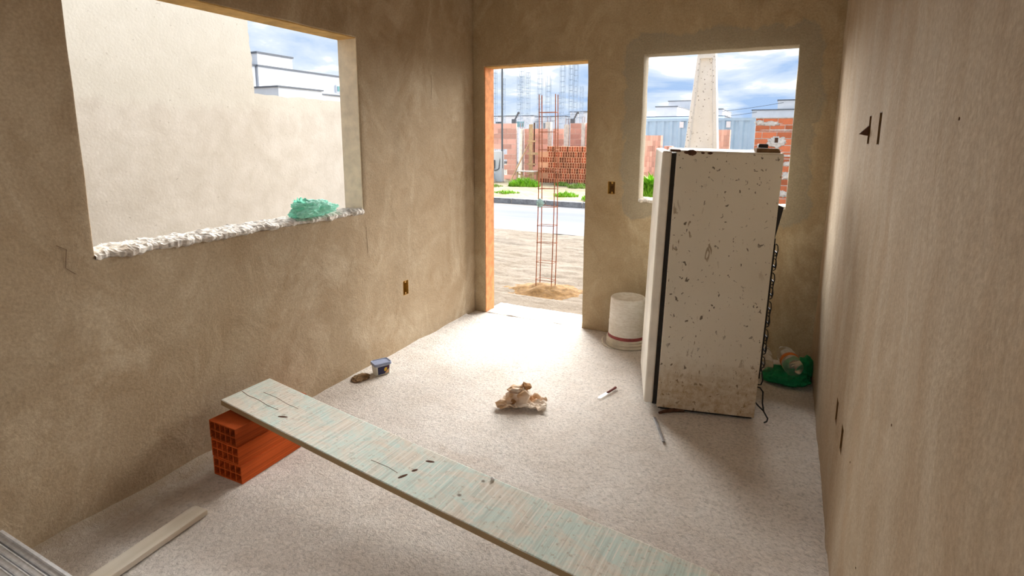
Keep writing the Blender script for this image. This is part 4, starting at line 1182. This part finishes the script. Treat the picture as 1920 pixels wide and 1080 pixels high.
# ------------------------------------------------------------------ houses
def house(label, x0, x1, y0, y1, z1, wins=(), wm_='white_wall', cop=0.06, over=0.04, z0=None):
    t = thing('white_house', label, 'house', ((x0+x1)/2, (y0+y1)/2, GZ), group='white houses in the distance')
    w, d = x1-x0, y1-y0; z1 = z1-GZ; zb = 0 if z0 is None else z0-GZ
    MB().box(-w/2, w/2, -d/2, d/2, zb, z1).build('walls', M[wm_], t)
    if cop: MB().box(-w/2-over, w/2+over, -d/2-over, d/2+over, z1, z1+cop).build('coping', M['coping'], t)
    for (side, u, z, ww, hh, gm) in wins:
        if side == 'front':
            f = MB().box(u-ww/2-x0-w/2, u+ww/2-x0-w/2, -d/2-0.05, -d/2+0.02, z-GZ, z-GZ+hh).build('window', M['white_wall2'], t)
            MB().box(u-ww/2+0.05-x0-w/2, u+ww/2-0.05-x0-w/2, -d/2-0.07, -d/2-0.04, z-GZ+0.05, z-GZ+hh-0.05).build('pane', M[gm], f)
        else:
            f = MB().box(w/2-0.02, w/2+0.05, u-ww/2-(y0+y1)/2, u+ww/2-(y0+y1)/2, z-GZ, z-GZ+hh).build('window', M['white_wall2'], t)
            MB().box(w/2+0.04, w/2+0.07, u-ww/2+0.05-(y0+y1)/2, u+ww/2-0.05-(y0+y1)/2, z-GZ+0.05, z-GZ+hh-0.05).build('pane', M[gm], f)
    return t
# seen over the neighbour's wall
house('long white house with grey coping over the neighbour wall', -19.5, -13.95, 9.28, 18.0, 3.90, [('side', 13.0, 3.3, 0.3, 0.3, 'teal_glass')])
house('set-back upper storey of the white house over the neighbour wall', -19, -14.0, 9.32, 10.80, 4.34, z0=3.96)
house('narrow pale stair tower beside the neighbour wall break', -17, -14.0, 8.4, 9.2, 3.90, [('side', 8.9, 2.75, 0.22, 0.25, 'dark_glass')], 'white_wall2')
house('low white annexe in front of the long white house', -13.8, -10.0, 6.65, 8.20, 2.86, (), 'white_wall2', 0.04)
house('low white garden wing at the right of the annexe', -13.8, -10.2, 8.35, 14.0, 2.78, (), 'white_wall', 0.04)
# behind the building site
house('white house with teal window behind the timber formwork', -17.5, -13.1, 30, 36, 3.0, [('front', -15.7, 2.15, 0.5, 0.55, 'dark_glass'), ('front', -14.1, 2.25, 0.75, 0.45, 'teal_glass')])
house('white house with grey window behind the rebar cage', -12.95, -11.0, 30.5, 36, 2.95, [('front', -12.25, 2.1, 0.7, 0.5, 'dark_glass')], 'white_wall2')
house('white house with dark roof edge behind the tall brick panel', -10.85, -7.5, 31, 37, 3.25, [('front', -9.3, 2.55, 0.7, 0.35, 'coping')])
# behind the container
house('white house with stepped roof left of the white post', -5.0, -3.75, 30, 36, 3.40, (), 'white_wall', 0.05)
house('white house with upper terrace behind the white post', -5.5, -3.3, 36.3, 41, 4.12, [('front', -4.4, 3.1, 0.3, 0.35, 'coping')], 'white_wall2', 0.05)
house('low white house along the container roof line', -5.7, -0.5, 24.4, 29.5, 2.60, (), 'white_wall', 0.04)
house('small white house right of the white post', -2.4, -1.2, 30, 35, 3.2, (), 'white_wall2', 0.05)
house('white house with grey coping behind the red brick wall', 0.36, 5.0, 30, 36, 3.10, (), 'white_wall2')
house('upper storey of white house behind the red brick wall', 1.62, 4.9, 30.2, 35.9, 3.62, (), 'white_wall', z0=3.17)

# small unidentified dark objects with slanted arms on the site walls
for (x, y, z, lab) in ((-7.05, 14.95, 2.085, 'small dark object with slanted arm on left half-built wall'), (-4.9, 15.54, 2.085, 'small dark object with slanted arm on tall half-built wall')):
    t = thing('dark_object', lab, 'dark_object', (x, y, z))
    MB().box(-0.09, 0.09, -0.05, 0.05, 0, 0.16).build('housing', M['coping'], t, bevel=0.02)
    MB().bar((0.03, 0, 0.12), (0.17, 0, 0.38), 0.05, 0.05).build('arm', M['coping'], t)
    MB().lathe([(0.04, 0), (0.055, 0.05), (0.02, 0.09)], 10, cap0=True, cap1=True).build('head', M['coping'], t, loc=(0.17, 0, 0.35), rot=(0, 0.5, 0))

# ------------------------------------------------------------------ rebar cages of the far building site
ORDER_CAM = (2.402, -4.0726)
cols = [(-8.42, 4.6, 0.10), (-8.15, 3.9, 0.08), (-7.51, 4.0, 0.16), (-7.23, 4.5, 0.14), (-7.05, 4.4, 0.12), (-6.59, 4.45, 0.17), (-6.09, 3.85, 0.17), (-5.56, 4.6, 0.17), (-5.68, 3.3, 0.14), (-5.16, 4.55, 0.14), (-5.02, 4.7, 0.12), (-4.80, 3.5, 0.10)]
rank = {}
for k_, i_ in enumerate(sorted(range(len(cols)), key=lambda q: (cols[q][0]-0.15*(q % 3)-ORDER_CAM[0])/(16.0+0.5*(q % 3)-ORDER_CAM[1]))): rank[i_] = k_+1
for i, (x, zt, w) in enumerate(cols):
    h = zt-GZ; b = MB()
    yy = 16.0+0.5*(i % 3)
    tl = 0.03*nz(i, 1, 1, 3.3)
    for sx in (-1, 1):
        for sy in (-1, 1):
            b.tube([(sx*w/2, sy*0.06, 0.0), (sx*w/2+tl, sy*0.06, h)], 0.0075, 4)
    n = int(h/0.2)
    for k in range(3, n):
        z = k*0.2; xx = tl*z/h
        b.tube([(-w/2+xx, -0.06, z), (w/2+xx, -0.06, z), (w/2+xx, 0.06, z), (-w/2+xx, 0.06, z)], 0.005, 4, closed=True)
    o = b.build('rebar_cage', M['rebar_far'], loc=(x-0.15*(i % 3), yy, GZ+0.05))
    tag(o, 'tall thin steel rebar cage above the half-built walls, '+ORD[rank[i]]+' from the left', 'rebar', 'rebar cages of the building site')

# ------------------------------------------------------------------ overhead cables
def cable(label, a, b_, sag, r=0.012):
    pts = []
    for i in range(25):
        t = i/24; p_ = Vector(a).lerp(Vector(b_), t); p_.z -= sag*4*t*(1-t); pts.append(p_)
    o = MB().tube(pts, r, 5).build('overhead_cable', M['coping']); tag(o, label, 'cable', 'overhead cables')
cable('thin cable rising rightwards above the blue container', (-1.8, 29.99, 3.05), (1.9, 30.19, 3.52), 0.05)
cable('lower thin cable just above the blue container roof', (-1.6, 29.99, 2.80), (0.6, 29.99, 3.02), 0.04)
cable('thin cable crossing high behind the rebar cages', (-14.4, 29.99, 2.95), (-9.6, 30.99, 3.22), 0.1)
cable('thin cable crossing low behind the rebar cages', (-13.6, 29.99, 2.60), (-9.9, 30.99, 2.95), 0.08)

# ------------------------------------------------------------------ grass and weeds
def make_grass(name, c):
    k = NT(name, 0.7, 0.3)
    i = k.n('ShaderNodeObjectInfo'); a = k.noise(6, 3)
    k.color(k.ramp(a, [(0.3, tuple(x*0.65 for x in c)), (0.7, tuple(min(1, x*1.3) for x in c))]))
    return k.m
M['grass'] = make_grass('fresh green blades', (0.26, 0.50, 0.03))
M['grass2'] = make_grass('dull green blades', (0.28, 0.42, 0.09))
def tuft(name, label, loc, rx_, ry_, h, n, m, seed, leafy=False):
    rnd = random.Random(seed); b = MB()
    for i in range(n):
        a = rnd.uniform(0, 2*math.pi); rr = math.sqrt(rnd.random())
        x, y = rx_*rr*math.cos(a), ry_*rr*math.sin(a)
        hh = h*(0.45+0.55*rnd.random())*(1.1-0.6*rr); w = (0.03 if leafy else 0.012)*(0.7+0.6*rnd.random())
        ta = rnd.uniform(0, 2*math.pi); bend = hh*rnd.uniform(0.15, 0.7)
        dxx, dyy = math.cos(ta), math.sin(ta); px_, py_ = -dyy*w, dxx*w
        z0 = hh*0.5 if leafy and rnd.random() < 0.6 else 0
        p0 = (x, y, z0); p1 = (x+dxx*bend*0.35, y+dyy*bend*0.35, z0+(hh-z0)*0.65); p2 = (x+dxx*bend, y+dyy*bend, z0+(hh-z0))
        b.add([(p0[0]-px_*0.7, p0[1]-py_*0.7, p0[2]), (p0[0]+px_*0.7, p0[1]+py_*0.7, p0[2]), (p1[0]+px_, p1[1]+py_, p1[2]), (p1[0]-px_, p1[1]-py_, p1[2]), p2], [(0,1,2,3), (3,2,4)])
    t = thing(name, label, 'plant', loc, group='weeds along the far kerb')
    b.build('blades', m, t)
    c = crumple(seed*1.3, rx_*0.35, ry_*0.35, 0.03, 2); c.build('root_clump', M['verge'], t)
    return t
VZ = GZ+0.08
tuft('grass_tuft', 'big bright green grass tuft beside the rebar cage', (-5.25, 12.1, VZ), 0.55, 0.4, 0.42, 900, M['grass'], 1)
tuft('grass_tuft', 'low green tuft at the kerb, left in the doorway view', (-4.75, 9.9, VZ), 0.42, 0.3, 0.16, 260, M['grass'], 2)
tuft('grass_tuft', 'dull green patch far left on the verge', (-6.1, 11.6, VZ), 0.32, 0.25, 0.16, 200, M['grass2'], 3)
tuft('grass_tuft', 'green tuft between the legs of the rebar cage', (-2.95, 9.9, VZ), 0.35, 0.3, 0.22, 300, M['grass'], 4)
tuft('grass_tuft', 'dull green tuft below the brick stack', (-3.6, 12.7, VZ), 0.4, 0.28, 0.22, 300, M['grass2'], 5)
tuft('grass_tuft', 'yellowish green tuft at the kerb by the right door jamb', (-1.95, 9.5, VZ), 0.40, 0.35, 0.26, 360, M['grass'], 6)
tuft('grass_tuft', 'small green tuft left of the brick stack foot', (-4.45, 13.35, VZ), 0.28, 0.2, 0.2, 240, M['grass2'], 7)
tuft('leafy_bush', 'bright green leafy bush beneath the bricks at the window', (-0.62, 9.7, VZ), 0.36, 0.34, 0.78, 1300, M['grass'], 8, True)
